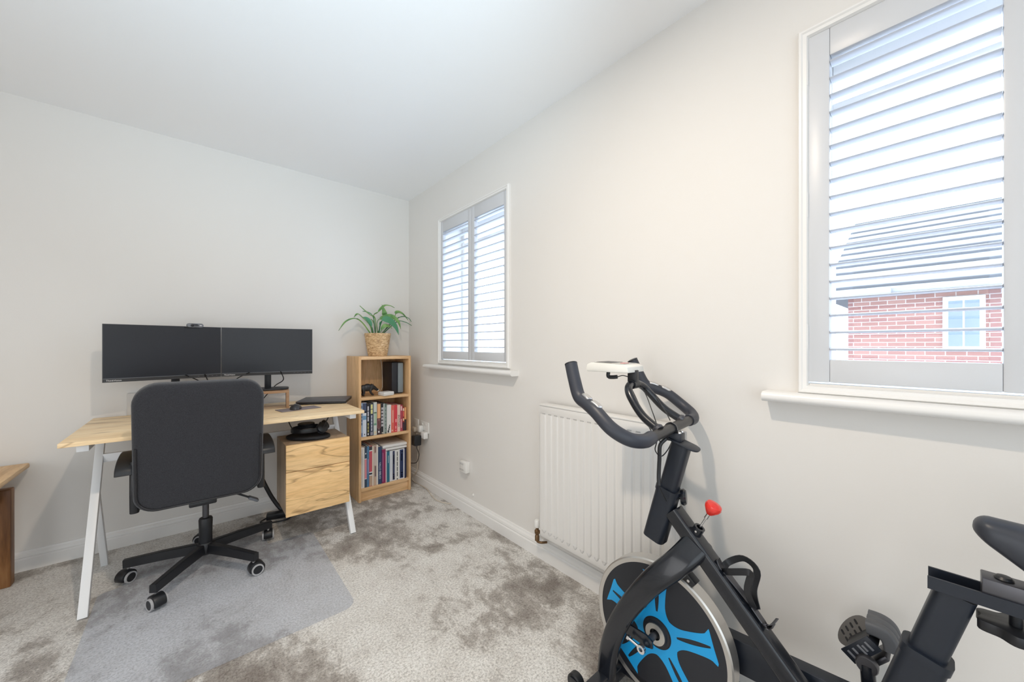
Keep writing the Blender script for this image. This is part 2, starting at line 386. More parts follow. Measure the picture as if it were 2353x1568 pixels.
# windows with plantation shutters
def window(n, W_, panels, stiles, sill_y):
    y0, y1, z0, z1 = W_
    f = MB()                                            # casement frame out in the reveal
    xf = 0.19
    for a, b, c, d in ((y0, y0 + .035, z0, z1), (y1 - .035, y1, z0, z1), (y0 + .035, y1 - .035, z0, z0 + .05), (y0 + .035, y1 - .035, z1 - .05, z1)):
        f.bx(xf, xf + .06, a, b, c, d, 0.004)
    win = obj('window_%d' % n, f, UPVC); tag(win, None, None, None, 'structure')
    obj('pane', MB().bx(xf + .026, xf + .032, y0 + .03, y1 - .03, z0 + .045, z1 - .045), GLASS, win)
    obj('sash_bar', MB().bx(xf + .005, xf + .055, y0 + .03, y1 - .03, 1.905, 1.945, .003), UPVC, win)
    tr = MB()                                           # flat trim round the opening
    ty0, ty1, tz0, tz1 = y0 - 0.016, y1 + 0.017, z0 - 0.030, z1 + 0.014
    prof = [(0, 0), (0.012, 0), (0.018, 0.004), (0.018, 0.009), (0.014, 0.013), (0.014, 0.022), (0.006, 0.025), (0.0, 0.025)]
    cs = [(ty0, tz0), (ty1, tz0), (ty1, tz1), (ty0, tz1)]; sg = [(1, 1), (-1, 1), (-1, -1), (1, -1)]
    t = bmesh.new(); rings = [[t.verts.new((-x, c[0] + s_[0] * w, c[1] + s_[1] * w)) for x, w in prof] for c, s_ in zip(cs, sg)]
    for k in range(4):
        a, b = rings[k], rings[(k + 1) % 4]
        for j in range(len(prof)): t.faces.new((a[j], a[(j + 1) % len(prof)], b[(j + 1) % len(prof)], b[j]))
    bmesh.ops.recalc_face_normals(t, faces=t.faces); tr._merge(t)
    tag(obj('trim_%d' % n, tr, GLOSSW, ang=20), None, None, None, 'structure')
    prof = []                                           # window board with a rounded nose
    sill = MB()
    for i in range(9):
        a = R(-90 + 180 * i / 8); prof.append((-0.046 - 0.0155 * math.cos(a), 0.9795 + 0.0155 * math.sin(a)))
    prof += [(0.0, 0.995), (0.0, 0.964)]
    sill.prism([(p[0], p[1]) for p in prof], (0, sill_y[0], 0), (1, 0, 0), (0, 0, 1), -(sill_y[1] - sill_y[0]))
    so = obj('window_sill', sill, GLOSSW, win, ang=40)
    for pi, (a, b) in enumerate(panels):
        side = stiles[pi]
        root = thing('window_shutter', PANEL_LABEL[n][pi], 'shutter', (0, (a + b) / 2, z0), 'plantation shutter panels')
        lo, hi = side
        fr = MB(); xb0, xb1 = -0.004, 0.026
        zlo, zhi = z0 + 0.006, z1 - 0.010
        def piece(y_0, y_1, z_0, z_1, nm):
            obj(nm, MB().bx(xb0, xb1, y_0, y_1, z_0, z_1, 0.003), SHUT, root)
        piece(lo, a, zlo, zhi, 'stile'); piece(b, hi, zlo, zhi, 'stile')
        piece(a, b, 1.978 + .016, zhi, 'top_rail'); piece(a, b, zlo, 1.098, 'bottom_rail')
        pitch = (1.975 - 1.129) / 17
        pr = [(0.0195 * math.cos(q), 0.0042 * math.sin(q)) for q in [2 * math.pi * i / 14 for i in range(14)]]
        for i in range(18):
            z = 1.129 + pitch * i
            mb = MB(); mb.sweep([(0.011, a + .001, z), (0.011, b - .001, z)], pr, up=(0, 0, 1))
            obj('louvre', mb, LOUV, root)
        yy = hi if pi == 1 - (n - 1) * 0 and False else None
        edge = lo if (lo - y0) < (y1 - hi) else hi
        for z in (1.13, 1.53, 1.93):
            s_ = 1 if edge == lo else -1
            obj('hinge', MB().sweep([(-0.008, edge - s_ * .002, z), (-0.008, edge - s_ * .002, z + .075)], circ(.005, 10)), GLOSSW, root)
    return win
PANEL_LABEL = {
    1: ['white louvred shutter panel of the corner window, the one on the radiator side', 'white louvred shutter panel nearest the room corner, beside the potted plant'],
    2: ['white shutter panel of the near window whose stile runs into the photo edge', 'white louvred shutter panel with a brick house seen through its slats'],
}
window(1, W[0], [(-1.312, -1.000), (-0.925, -0.588)], [(-1.350, -0.9625), (-0.9610, -0.554)], (-1.440, -0.376))
window(2, W[1], [(-3.525, -3.212), (-3.130, -2.822)], [(-3.570, -3.1715), (-3.1700, -2.770)], (-3.690, -2.664))

# the house across the road
hx = 8.0
hs = thing('house', 'red brick house with tiled roof across the road, seen through the near window', 'house', (hx, -2.6, -3.0))
obj('wall', MB().bx(hx, hx + 6, -7.5, -1.85, -3, 2.02), BRICK, hs)
rf = MB(); rf.prism([(-0.35, 2.02), (-0.35, 2.12), (3.4, 4.25), (7.0, 2.12), (7.0, 2.02)], (hx, -1.55, 0), (1, 0, 0), (0, 0, 1), 6.2)
obj('roof', rf, TILE, hs)
obj('gutter', MB().bx(hx - .45, hx - .34, -2.45, -1.55, 2.04, 2.15, .02), mat('gutter_grey', (0.25, 0.27, 0.33), 0.5), hs)
hw = obj('window', MB().bx(hx - .05, hx + .05, -3.46, -3.02, 1.06, 1.94, .01), UPVC, hs)
hp = MB()
for a, b in ((-3.40, -3.25), (-3.23, -3.08)): hp.bx(hx - .07, hx - .04, a, b, 1.13, 1.87)
obj('pane', hp, mat('house_pane', (0.12, 0.15, 0.20), 0.1, spec=0.8), hw)
tag(obj('bounce_ground', MB().bx(0.6, 60, -40, 40, -3.1, -3.0), mat('pale_bounce_ground', (0.75, 0.74, 0.72), 0.9)), None, None, None, 'structure')  # unseen ground, made pale to bounce light up under the louvres

# radiator under the wall between the windows
rad = thing('radiator', 'white ribbed panel radiator on the wall behind the exercise bike', 'radiator', (-0.05, -2.05, 0.16))
ry0, ry1, rz0, rz1 = -2.40, -1.694, 0.165, 0.838
pn = MB(); N_ = 17; w_ = (ry1 - ry0 - 0.02) / N_; poly = [(ry0, 0.0), (ry0, 0.030)]
for i in range(N_):
    b0 = ry0 + 0.01 + i * w_
    poly += [(b0 + w_ * .10, .030), (b0 + w_ * .22, .0365), (b0 + w_ * .78, .0365), (b0 + w_ * .90, .030)]
poly += [(ry1, .030), (ry1, 0.0)]
pn.prism([(y, d) for y, d in poly], (-0.050, 0, rz0 + .045), (0, 1, 0), (-1, 0, 0), rz1 - rz0 - .09)
pn.bx(-0.080, -0.050, ry0, ry1, rz1 - .047, rz1 - .004, .004); pn.bx(-0.080, -0.050, ry0, ry1, rz0 + .002, rz0 + .047, .004)
for i in range(N_):
    yc = ry0 + 0.01 + (i + .5) * w_
    pn.ball((-0.081, yc, rz0 + .045), (.004, .011, .017), n=12)
obj('panel', pn, RADW, rad, ang=50)
gr = MB().bx(-0.082, -0.022, ry0 - .004, ry1 + .004, rz1 - .004, rz1 + .004, .002)
obj('top_grille', gr, RADW, rad)
sl = MB()
for i in range(N_):
    yc = ry0 + 0.01 + (i + .5) * w_
    sl.bx(-0.0815, -0.0795, yc - .010, yc + .010, rz1 - .048, rz1 - .040)
obj('slots', sl, GRILL, rad)
obj('side_panel', MB().bx(-0.080, -0.02, ry1 - .001, ry1 + .002, rz0 + .03, rz1 - .006), RADW, rad)
for yy in (ry0 + .15, ry1 - .15): obj('wall_bracket', MB().bx(-.05, -.003, yy - .02, yy + .02, rz0 + .1, rz1 - .1), RADW, rad)
vl = obj('valve', MB().lathe([(.012, 0), (.012, .022), (.009, .03), (.014, .04), (.014, .052), (.008, .056), (.007, .07)], (-.055, -1.650, .118), n=16), BRASS, rad)
obj('valve_cap', MB().lathe([(.014, 0), (.015, .004), (.015, .032), (.012, .037), (.004, .039)], (-.055, -1.650, .188), n=20), PLASW, vl)
obj('pipe', MB().tube([(-.055, -1.650, .120), (-.055, -1.655, .112), (-.045, -1.675, .112), (-.022, -1.69, .112)], .006, 10, 5), BRASS, rad)
obj('valve_tail', MB().tube([(-.055, -1.652, .16), (-.055, -1.70, .185)], .008, 10), BRASS, rad)

# wall thermostat, sockets, plugs
th = thing('wall_thermostat', 'small white plastic sensor box low on the wall below the corner window', 'thermostat', (0, -.90, .31))
obj('housing', MB().bx(-.036, 0, -.945, -.868, .276, .350, .004), PLASW, th)
vt = MB()
for z in (.337, .330, .297, .291): vt.bx(-.0368, -.035, -.920, -.872, z - .0013, z + .0013)
obj('vent_slots', vt, GRILL, th)
nub = MB().lathe([(.010, 0), (.010, .006), (.006, .009)], (0, -.985, .139), (-1, 0, 0), 16)
tag(obj('wall_blank_cap', nub, PLASW), 'tiny round white cap on the wall just above the skirting', 'cap')
def plate(nm, y0, y1, z0, z1, label, grp):
    t = thing(nm, label, 'socket', (0, (y0 + y1) / 2, z0), grp)
    obj('face_plate', MB().bx(-.010, 0, y0, y1, z0, z1, .003), PLASW, t); return t
p1 = plate('wall_socket', -.195, -.110, .440, .526, 'white single socket half hidden by the bookcase side', 'wall sockets beside the bookcase')
obj('screw', MB().lathe([(.003, 0), (.003, .002)], (-.010, -.150, .483), (-1, 0, 0), 10), STEEL, p1)
p2 = plate('wall_socket', -.372, -.226, .438, .524, 'white double socket with switches, beside the bookcase at desk height', 'wall sockets beside the bookcase')
for y in (-.272, -.330): obj('switch', MB().bx(-.014, -.009, y - .011, y + .011, .496, .511, .002), PLASW, p2)
pg = thing('plug', 'white plug in the left half of the double socket', 'plug', (-.03, -.265, .44))
obj('plug_body', MB().bx(-.045, -.010, -.290, -.246, .440, .492, .006), PLASW, pg)
pg2 = thing('plug', 'white plug in the right half of the double socket, next to the black adapter', 'plug', (-.03, -.34, .41))
obj('plug_body', MB().bx(-.048, -.010, -.372, -.312, .400, .452, .006), PLASW, pg2)
pg3 = thing('plug', 'cream plug in the single socket half hidden by the bookcase', 'plug', (-.03, -.16, .42))
obj('plug_body', MB().bx(-.040, -.010, -.185, -.135, .425, .462, .006), CLEARC, pg3)
ad = thing('power_adapter', 'black plug-in power adapter below the wall sockets', 'adapter', (-.06, -.30, .37))
obj('adapter_body', MB().bx(-.105, -.046, -.330, -.268, .345, .425, .008), BLKPL, ad)
obj('cord', MB().tube([(-.075, -.300, .346), (-.074, -.302, .325), (-.055, -.300, .27), (-.05, -.26, .20), (-.06, -.20, .175), (-.07, -.10, .165)], .003, 8, 6), BLKPL, ad)
cb = MB().tube([(-.03, -.21, .42), (-.024, -.225, .35), (-.022, -.215, .22), (-.022, -.20, .105), (-.026, -.13, .03), (-.028, -.16, .006), (-.024, -.25, .006), (-.026, -.38, .006), (-.060, -.52, .006), (-.072, -.62, .006), (-.050, -.70, .006), (-.021, -.735, .006)], .0028, 8, 7)
tag(obj('cable', cb, CLEARC), 'thin cream cable trailing over the carpet along the skirting', 'cable')

# ------------------------------------------------------------------ bookcase and what stands on it
bc = thing('bookcase', 'low oak bookcase with three open shelves in the room corner', 'bookcase', (-.32, -.15, 0))
X0, X1, YF, YK, T = -.520, -.118, -.290, -.012, .018
for a in (X0, X1 - T): obj('side_panel', MB().bx(a, a + T, YF, YK, 0, 1.06, .0012), SHELFW, bc)
obj('top_panel', MB().bx(X0 + T, X1 - T, YF, YK, 1.037, 1.058, .0012), SHELFX, bc)
for z in (.760, .470, .096): obj('shelf', MB().bx(X0 + T, X1 - T, YF + .004, YK - .005, z - .021, z, .0012), SHELFX, bc)
obj('plinth', MB().bx(X0 + T, X1 - T, YF + .02, YF + .036, 0, .075), SHELFX, bc)
obj('back_panel', MB().bx(X0 + T, X1 - T, YK - .004, YK, .05, 1.04), SHELFW, bc)

bk_i = 0
def book(xa, xb, z0, z1, cov, label, grp, band=(), prnt=None, depth=.19, paper=None, nm='book', cat='book', yf=-.272):
    """band: (z from, z to as shares of the height, colour, width share, offset)"""
    w = xb - xa - .0006; xa += .0003; xb = xa + w; h = z1 - z0
    r = thing(nm, label, cat, ((xa + xb) / 2, yf, z0), grp)
    c = cmat(cov); t = min(.0018, w * .18)
    cv = MB(); cv.prism([(xa, 0), (xb, 0), (xb, depth), (xb - t, depth), (xb - t, t), (xa + t, t), (xa + t, depth), (xa, depth)], (0, yf, z0), (1, 0, 0), (0, 1, 0), h)
    co = obj('cover', cv, c, r)
    obj('pages', MB().bx(xa + t, xb - t, yf + t + .0005, yf + depth - .004, z0 + .002, z1 - .003), paper or PAPER, r)
    for k, (a, b, cc, ws, ox) in enumerate(band):
        m = MB(); xc = (xa + xb) / 2 + ox * w
        m.bx(xc - w * ws / 2, xc + w * ws / 2, yf - .0004, yf + .0002, z0 + h * a, z0 + h * b)
        obj('spine_print', m, cmat(cc), co)
    if prnt:
        tx, size, zc, cc = prnt
        m = MB(); m.mesh(text_mesh(tx, size, .0003), basis(((xa + xb) / 2, yf - .0006, z0 + h * zc), (0, 0, -1), (1, 0, 0)))
        obj('spine_title', m, cmat(cc), co)
    return r
g1 = 'books on the middle shelf'; g2 = 'books and folders on the bottom shelf'
WH, BK, CR = (.78, .78, .80), (.02, .02, .025), (.74, .68, .58)
def dashes(a, b, n, col, ws=.5, fill=.72, ox=0):
    s_ = (b - a) / n; return [(a + i * s_, a + (i + fill) * s_, col, ws, ox) for i in range(n)]
Z1 = .4705
book(-.499, -.486, Z1, .720, (.30, .42, .60), 'pale blue book with dark lettering, leftmost on the middle shelf', g1, dashes(.35, .95, 6, (.05, .10, .22), .5) + [(.02, .12, (.12, .2, .4), .9, 0)])
book(-.486, -.459, Z1, .720, (.66, .72, .82), 'fat book with dark blue top fading to a white spine', g1, [(.70, .99, (.06, .08, .15), 1, 0), (.50, .62, (.18, .35, .55), .95, 0), (.62, .74, (.75, .78, .84), .6, .1), (.05, .09, (.08, .08, .1), .25, 0)])
book(-.457, -.436, Z1, .715, BK, 'black book with white and yellow lettering', g1, dashes(.45, .93, 3, (.55, .55, .62), .5, .85) + dashes(.12, .42, 3, (.50, .46, .18), .4, .8) + [(.04, .09, WH, .4, 0)])
book(-.434, -.407, Z1, .710, (.035, .05, .085), 'navy book with a yellow block at the top of its spine', g1, [(.83, .97, (.72, .70, .30), .55, 0), (.68, .81, (.72, .70, .30), .55, 0), (.02, .12, (.32, .30, .36), .65, 0)] + dashes(.15, .65, 5, (.62, .64, .72), .3, .85))
book(-.407, -.382, Z1, .717, (.60, .64, .60), 'white and green book with sketched plants on its spine', g1, [(.66, .70, (.10, .18, .12), .8, 0), (.36, .66, (.42, .55, .40), .7, .1), (.30, .36, (.15, .32, .22), .8, 0), (.04, .12, (.7, .6, .42), .6, 0)])
book(-.382, -.352, Z1, .706, (.05, .025, .03), 'book with an orange sunset upper spine and dark foot', g1, [(.52, .98, (.80, .42, .20), .85, 0), (.20, .50, (.28, .12, .12), .75, 0), (.16, .44, (.62, .38, .38), .16, .02), (.06, .12, WH, .35, 0)])
book(-.351, -.332, Z1, .703, (.03, .03, .035), 'black and white book right of the orange one', g1, dashes(.25, .9, 6, (.55, .53, .56), .7, .7) + [(.02, .06, (.6, .58, .5), .5, .1)])
book(-.332, -.324, Z1, .698, (.62, .68, .66), 'thin pale mint book on the middle shelf', g1)
book(-.324, -.306, Z1, .697, (.14, .19, .17), 'grey green book between the mint and the white ones', g1, dashes(.06, .92, 7, (.36, .42, .40), .35, .75))
w10 = book(-.306, -.272, Z1, .686, (.76, .75, .74), 'fat white book with a small black drawing at the foot of its spine', g1, [(.02, .10, BK, .32, -.15), (.10, .17, (.08, .08, .08), .28, -.02), (.17, .24, BK, .25, .08), (.25, .29, BK, .24, .16)])
book(-.272, -.248, Z1, .680, (.72, .15, .11), 'coral red book just right of the white one', g1, [(.36, .82, (.80, .42, .36), .3, .08), (.05, .10, (.85, .5, .35), .45, -.1)])
book(-.248, -.223, Z1, .680, (.66, .05, .07), 'bright red book in the middle of the red ones', g1, [(.36, .48, (.85, .34, .34), .4, .1), (.12, .22, (.85, .34, .34), .35, .05), (.03, .08, (.85, .34, .34), .35, .05)])
book(-.223, -.199, Z1, .677, (.82, .58, .50), 'pale pink book with black letters down its spine', g1, (), ('ENTITLED', .021, .40, BK))
book(-.199, -.180, Z1, .676, (.42, .06, .09), 'dark red book with pink title, near the right end of the middle shelf', g1, [(.78, .95, (.80, .55, .55), .55, 0), (.12, .46, (.75, .38, .42), .4, 0)])
book(-.180, -.164, Z1, .657, (.30, .04, .03), 'short book with red and yellow upper spine and black foot', g1, [(.02, .36, (.04, .015, .03), 1, 0), (.42, .52, (.85, .62, .38), .6, 0), (.60, .82, (.72, .12, .1), .6, 0), (.84, .95, (.82, .60, .45), .7, 0)])
book(-.164, -.149, Z1, .654, (.72, .34, .12), 'short orange and black book, rightmost on the middle shelf', g1, [(.0, .48, (.03, .025, .025), 1, 0), (.52, .97, (.80, .42, .2), .45, .1), (.05, .09, (.6, .6, .5), .35, .1)])
Z2 = .0965
nb = book(-.497, -.473, Z2, .393, (.72, .70, .69), 'white wire-bound notebook, leftmost on the bottom shelf', g2, dashes(.03, .97, 34, (.10, .10, .11), .16, .5, -.25), paper=PAPERW, nm='notebook', cat='notebook')
book(-.473, -.456, Z2, .394, (.04, .06, .10), 'textbook with a pink panel on a dark spine next to the notebook', g2, [(.22, .70, (.70, .26, .30), .9, 0), (.70, .715, WH, .9, 0), (.205, .22, WH, .9, 0), (.82, .85, WH, .5, 0)])
book(-.456, -.439, Z2, .396, (.08, .20, .36), 'steel blue textbook, third from the left on the bottom shelf', g2, [(.33, .68, (.42, .36, .58), .3, .05)])
book(-.439, -.417, Z2, .394, (.55, .09, .12), 'textbook with a red panel between black and white bands', g2, [(.90, .99, (.05, .05, .06), 1, 0), (.875, .90, WH, 1, 0), (.335, .36, WH, 1, 0), (.29, .335, (.03, .03, .05), 1, 0), (.265, .29, WH, 1, 0), (.01, .265, (.48, .34, .24), .9, 0)])
book(-.417, -.407, Z2, .393, CR, 'thin cream textbook beside the red panelled one', g2)
book(-.407, -.385, Z2, .394, (.50, .38, .32), 'textbook with a brown photo spine', g2, [(.82, .97, (.28, .17, .15), .5, .1), (.50, .80, (.62, .52, .48), .8, 0), (.22, .48, (.20, .14, .14), .5, .15), (.02, .2, (.58, .42, .32), .7, 0)])
book(-.385, -.373, Z2, .395, (.74, .70, .64), 'thin off-white textbook left of the navy one', g2)
book(-.373, -.345, Z2, .377, (.03, .06, .14), 'fat navy book with white capitals down its spine', g2, (), ('VALLO BIBLIO', .020, .36, (.62, .66, .74)))
book(-.343, -.315, Z2, .352, (.27, .02, .09), 'maroon book with a purple stripe under the papers', g2, [(.02, .95, (.20, .03, .16), .22, -.36), (.05, .90, (.70, .50, .58), .06, -.22)])
book(-.315, -.307, Z2, .334, (.76, .64, .64), 'very thin pink-white booklet right of the maroon book', g2)
book(-.307, -.284, Z2, .331, (.02, .15, .23), 'teal book under the front edge of the papers', g2, [(.62, .86, (.48, .60, .66), .18, .08)])
book(-.284, -.264, Z2, .331, (.66, .70, .76), 'pale blue-white book right of the teal one', g2, [(.3, .85, (.50, .55, .64), .15, 0)])
book(-.264, -.237, Z2, .331, (.76, .76, .78), 'white edged book with narrow navy spine panel', g2, [(.03, .98, (.03, .04, .10), .62, -.05), (.55, .85, (.55, .58, .68), .2, -.02), (.05, .16, WH, .22, -.02), (.19, .22, (.5, .52, .6), .4, -.02)])
book(-.237, -.208, Z2, .331, (.72, .72, .70), 'white book with black lettering between the two navy panelled books', g2, dashes(.12, .96, 5, (.05, .05, .05), .22, .85) + [(.01, .05, BK, .3, 0)])
book(-.208, -.164, Z2, .331, (.76, .76, .80), 'white edged book with wide navy spine panel', g2, [(.03, .98, (.015, .03, .10), .68, -.04), (.60, .84, (.50, .56, .68), .14, -.03), (.05, .16, WH, .14, -.02), (.19, .22, (.5, .52, .6), .3, -.02), (.90, .92, (.45, .5, .6), .4, 0)])
book(-.164, -.149, Z2, .330, (.02, .025, .07), 'dark navy book, rightmost on the bottom shelf', g2)
def pad(x0, x1, y0, y1, z0, z1, label, wav):
    mb = MB(); mb.bx(x0, x1, y0, y1, z0, z1, .006); bmesh.ops.subdivide_edges(mb.bm, edges=list(mb.bm.edges), cuts=2)
    for v in mb.bm.verts: v.co.z += wav * math.sin(v.co.x * 31 + v.co.y * 9) * (.4 if v.co.z < (z0 + z1) / 2 else 1)
    return tag(obj('paper_pad', mb, PAPERW, loc=((x0 + x1) / 2, (y0 + y1) / 2, z0)), label, 'papers', 'papers lying on the bottom shelf books')
pad(-.336, -.140, -.268, -.06, .3345, .3535, 'stack of white papers lying directly on the bottom shelf books', .0012)
pad(-.338, -.141, -.272, -.05, .3570, .3790, 'wavy white pad of papers, topmost of the two above the books', .0012)

# boar, router box, speaker on the top shelf
def boar():
    r = thing('boar_figurine', 'small black carved boar figurine on the top shelf', 'figurine', (-.43, -.235, .760))
    m = MB(); y = -.235; z = .7606
    m.ball((-.468, y, z + .062), (.028, .020, .027)); m.ball((-.440, y, z + .066), (.034, .022, .029)); m.ball((-.412, y, z + .066), (.026, .019, .025))
    m.sweep(smooth([(-.412, y, z + .070), (-.392, y, z + .064), (-.374, y, z + .050), (-.358, y, z + .040)], 4), circ(.018, 12), scales=[1 - .55 * i / 12 for i in range(13)])
    for sy in (-1, 1):
        m.sweep(smooth([(-.474, y + sy * .010, z + .055), (-.468, y + sy * .012, z + .030), (-.474, y + sy * .012, z + .016), (-.468, y + sy * .012, z + .006)], 4), circ(.011, 10), scales=[1 - .5 * i / 12 for i in range(13)])
        m.sweep(smooth([(-.418, y + sy * .010, z + .055), (-.416 + sy * .004, y + sy * .012, z + .030), (-.405, y + sy * .012, z + .016), (-.398, y + sy * .012, z + .006)], 4), circ(.010, 10), scales=[1 - .5 * i / 12 for i in range(13)])
        m.sweep([(-.402, y + sy * .012, z + .080), (-.403, y + sy * .017, z + .094)], circ(.006, 8), scales=[1, .3])
    
    obj('body', m, BOAR, r, mods=(('REMESH', dict(mode='VOXEL', voxel_size=.0022, use_smooth_shade=True)), ('SMOOTH', dict(iterations=4, factor=.5))))
    for sy in (-1, 1): obj('tusk', MB().sweep(smooth([(-.366, y + sy * .010, z + .036), (-.360, y + sy * .014, z + .042), (-.356, y + sy * .013, z + .052)], 4), circ(.0035, 8), scales=[1 - .8 * i / 8 for i in range(9)]), TUSK, r)
boar()
rt = thing('router_box', 'flat white plastic box beside the black speaker', 'box', (-.31, -.26, .760))
obj('housing', MB().box((-.308, -.262, .7755), (.092, .078, .029), .006, Matrix.Rotation(R(14), 3, 'Z')), PLASW, rt)
obj('seam', MB().box((-.308, -.262, .7755), (.0925, .0785, .0012), 0, Matrix.Rotation(R(14), 3, 'Z')), GRILL, rt)
sp = thing('speaker', 'tall black speaker with grey front on the right of the top shelf', 'speaker', (-.21, -.16, .760))
obj('cabinet', MB().bx(-.245, -.152, -.222, -.035, .764, 1.008, .004), SPKB, sp)
obj('front_grille', MB().bx(-.2, -.156, -.236, -.221, .768, 1.004, .008), SPKF, sp)
obj('foot', MB().bx(-.24, -.16, -.215, -.05, .7603, .7645), BLKPL, sp)
cbl = MB().tube([(-.270, -.05, 1.033), (-.262, -.06, .98), (-.255, -.05, .90), (-.262, -.07, .84), (-.275, -.10, .80), (-.315, -.15, .775), (-.325, -.205, .776)], .003, 8, 6)
tag(obj('cable', cbl, CLEARC), 'pale cable hanging behind the speaker on the top shelf', 'cable')

# plant
pl = thing('potted_plant', 'leafy green plant in a woven seagrass pot on top of the bookcase', 'plant', (-.326, -.14, 1.058))
pr = []
for i in range(46):
    t_ = i / 45; pr.append((.068 + (.098 - .068) * t_ ** .9 + .0022 * abs(math.sin(t_ * math.pi * 13)), .178 * t_))
pr = [(.0001, 0)] + pr + [(.094, .178), (.090, .170), (.085, .155), (.0001, .155)]
obj('pot', MB().lathe(pr, (-.326, -.14, 1.0585), n=56), BASKET, pl)
obj('soil', MB().lathe([(.0001, 0), (.083, 0), (.083, .006), (.05, .012), (.0001, .010)], (-.326, -.14, 1.214), n=24), SOIL, pl)
def leaf(pts, wmax, start=.4, m=LEAF, yo=0.0, y1=0.0, tilt=(0, -.5, 1)):
    n_ = len(pts)
    p = [(x, -.14 + (yo + (y1 - yo) * i / (n_ - 1)), z) for i, (x, z) in enumerate(pts)]
    p[0] = (p[0][0] * .6 + -.326 * .4, -.14 + yo * .5, 1.215)
    q = smooth(p, 8); n = len(q); sc = []
    for i in range(n):
        t_ = i / (n - 1)
        if t_ < start: sc.append((.0022, .0022))
        else:
            u_ = (t_ - start) / (1 - start); w = wmax * math.sin(math.pi * min(1, u_ ** .62)) ** .9
            sc.append((max(.0008, w), .0011))
    prof = [(-1, .35 * 8), (-.5, .3), (0, -1.2), (.5, .3), (1, .35 * 8), (.5, 1.4), (0, .4), (-.5, 1.4)]
    obj('leaf', MB().sweep(q, prof, up=tilt, scales=sc), m, pl, ang=60)
leaf([(-.409, 1.253), (-.45, 1.31), (-.505, 1.342), (-.572, 1.317), (-.623, 1.249)], .010, .45, LEAF, -.02, -.03)
leaf([(-.392, 1.255), (-.392, 1.30), (-.445, 1.349), (-.485, 1.377), (-.516, 1.351)], .016, .35, LEAF, .0, -.03)
leaf([(-.389, 1.258), (-.395, 1.306), (-.427, 1.341), (-.462, 1.354)], .020, .25, LEAFD, -.03, -.06, (.3, -1, .4))
leaf([(-.361, 1.256), (-.355, 1.35), (-.392, 1.376), (-.433, 1.409), (-.468, 1.443)], .013, .42, LEAF, -.02, -.01)
leaf([(-.356, 1.256), (-.355, 1.34), (-.368, 1.38), (-.397, 1.399), (-.433, 1.406)], .010, .5, LEAFD, .0, .03)
leaf([(-.352, 1.256), (-.352, 1.366), (-.319, 1.404), (-.272, 1.456), (-.224, 1.46), (-.189, 1.446)], .014, .4, LEAF, .02, .0)
leaf([(-.337, 1.257), (-.290, 1.34), (-.275, 1.385), (-.278, 1.41), (-.297, 1.464)], .022, .42, LEAF, .01, -.01, (0, -1, .1))
leaf([(-.331, 1.26), (-.343, 1.314), (-.31, 1.353), (-.231, 1.372), (-.179, 1.333), (-.159, 1.274)], .022, .35, LEAF, -.02, -.05, (0, -.9, .6))
leaf([(-.325, 1.257), (-.316, 1.328), (-.263, 1.342), (-.215, 1.294), (-.192, 1.226)], .032, .30, LEAFD, -.03, -.085, (.2, -1, .5))
leaf([(-.294, 1.258), (-.202, 1.358), (-.179, 1.409), (-.133, 1.402), (-.082, 1.35)], .018, .40, LEAF, -.01, -.02, (0, -.7, .8))
leaf([(-.297, 1.258), (-.179, 1.346), (-.116, 1.378), (-.060, 1.368), (-.035, 1.341)], .010, .40, LEAFD, .01, .02)
leaf([(-.288, 1.258), (-.172, 1.331), (-.106, 1.332), (-.050, 1.307)], .007, .45, LEAFD, .0, -.02)
leaf([(-.325, 1.25), (-.30, 1.285), (-.268, 1.296), (-.235, 1.275)], .016, .2, LEAF, -.03, -.06, (0, -1, .4))
leaf([(-.345, 1.25), (-.345, 1.30), (-.352, 1.33), (-.365, 1.35)], .008, .4, LEAFS, .02, .04)
leaf([(-.330, 1.25), (-.325, 1.29), (-.318, 1.32), (-.312, 1.33)], .008, .4, LEAFD, -.03, -.04, (0, -1, .1))

# ------------------------------------------------------------------ desk
dk = thing('desk', 'light oak desk top on splayed white metal trestle legs', 'desk', (-1.235, -.38, 0))
DZ = .745
obj('table_top', MB().bx(-1.838, -.632, -.735, -.035, DZ - .018, DZ, .0015), DESKW, dk)
for xf in (-1.775, -.690):
    obj('leg', MB().sweep([(xf, -.703, .0), (xf, -.277, DZ - .03)], rrect(.030, .030, .002, 2), up=(0, 1, 0)), STEELW, dk)
    obj('leg', MB().sweep([(xf, -.196, .0), (xf, -.424, .43)], rrect(.026, .030, .002, 2), up=(0, 1, 0)), STEELW, dk)
    obj('top_bracket', MB().bx(xf - .018, xf + .018, -.705, -.060, DZ - .048, DZ - .018, .002), STEELW, dk)
obj('cross_rail', MB().bx(-1.762, -.703, -.362, -.342, .568, .608, .002), STEELW, dk)

cabn = thing('drawer_cabinet', 'two-drawer oak cabinet hanging under the right end of the desk', 'cabinet', (-.875, -.55, .2))
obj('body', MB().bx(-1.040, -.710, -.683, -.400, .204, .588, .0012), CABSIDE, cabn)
obj('drawer', MB().bx(-1.041, -.709, -.702, -.6835, .4435, .590, .001), CABW, cabn)
obj('drawer', MB().bx(-1.041, -.709, -.702, -.6835, .198, .4405, .001), CABW, cabn)

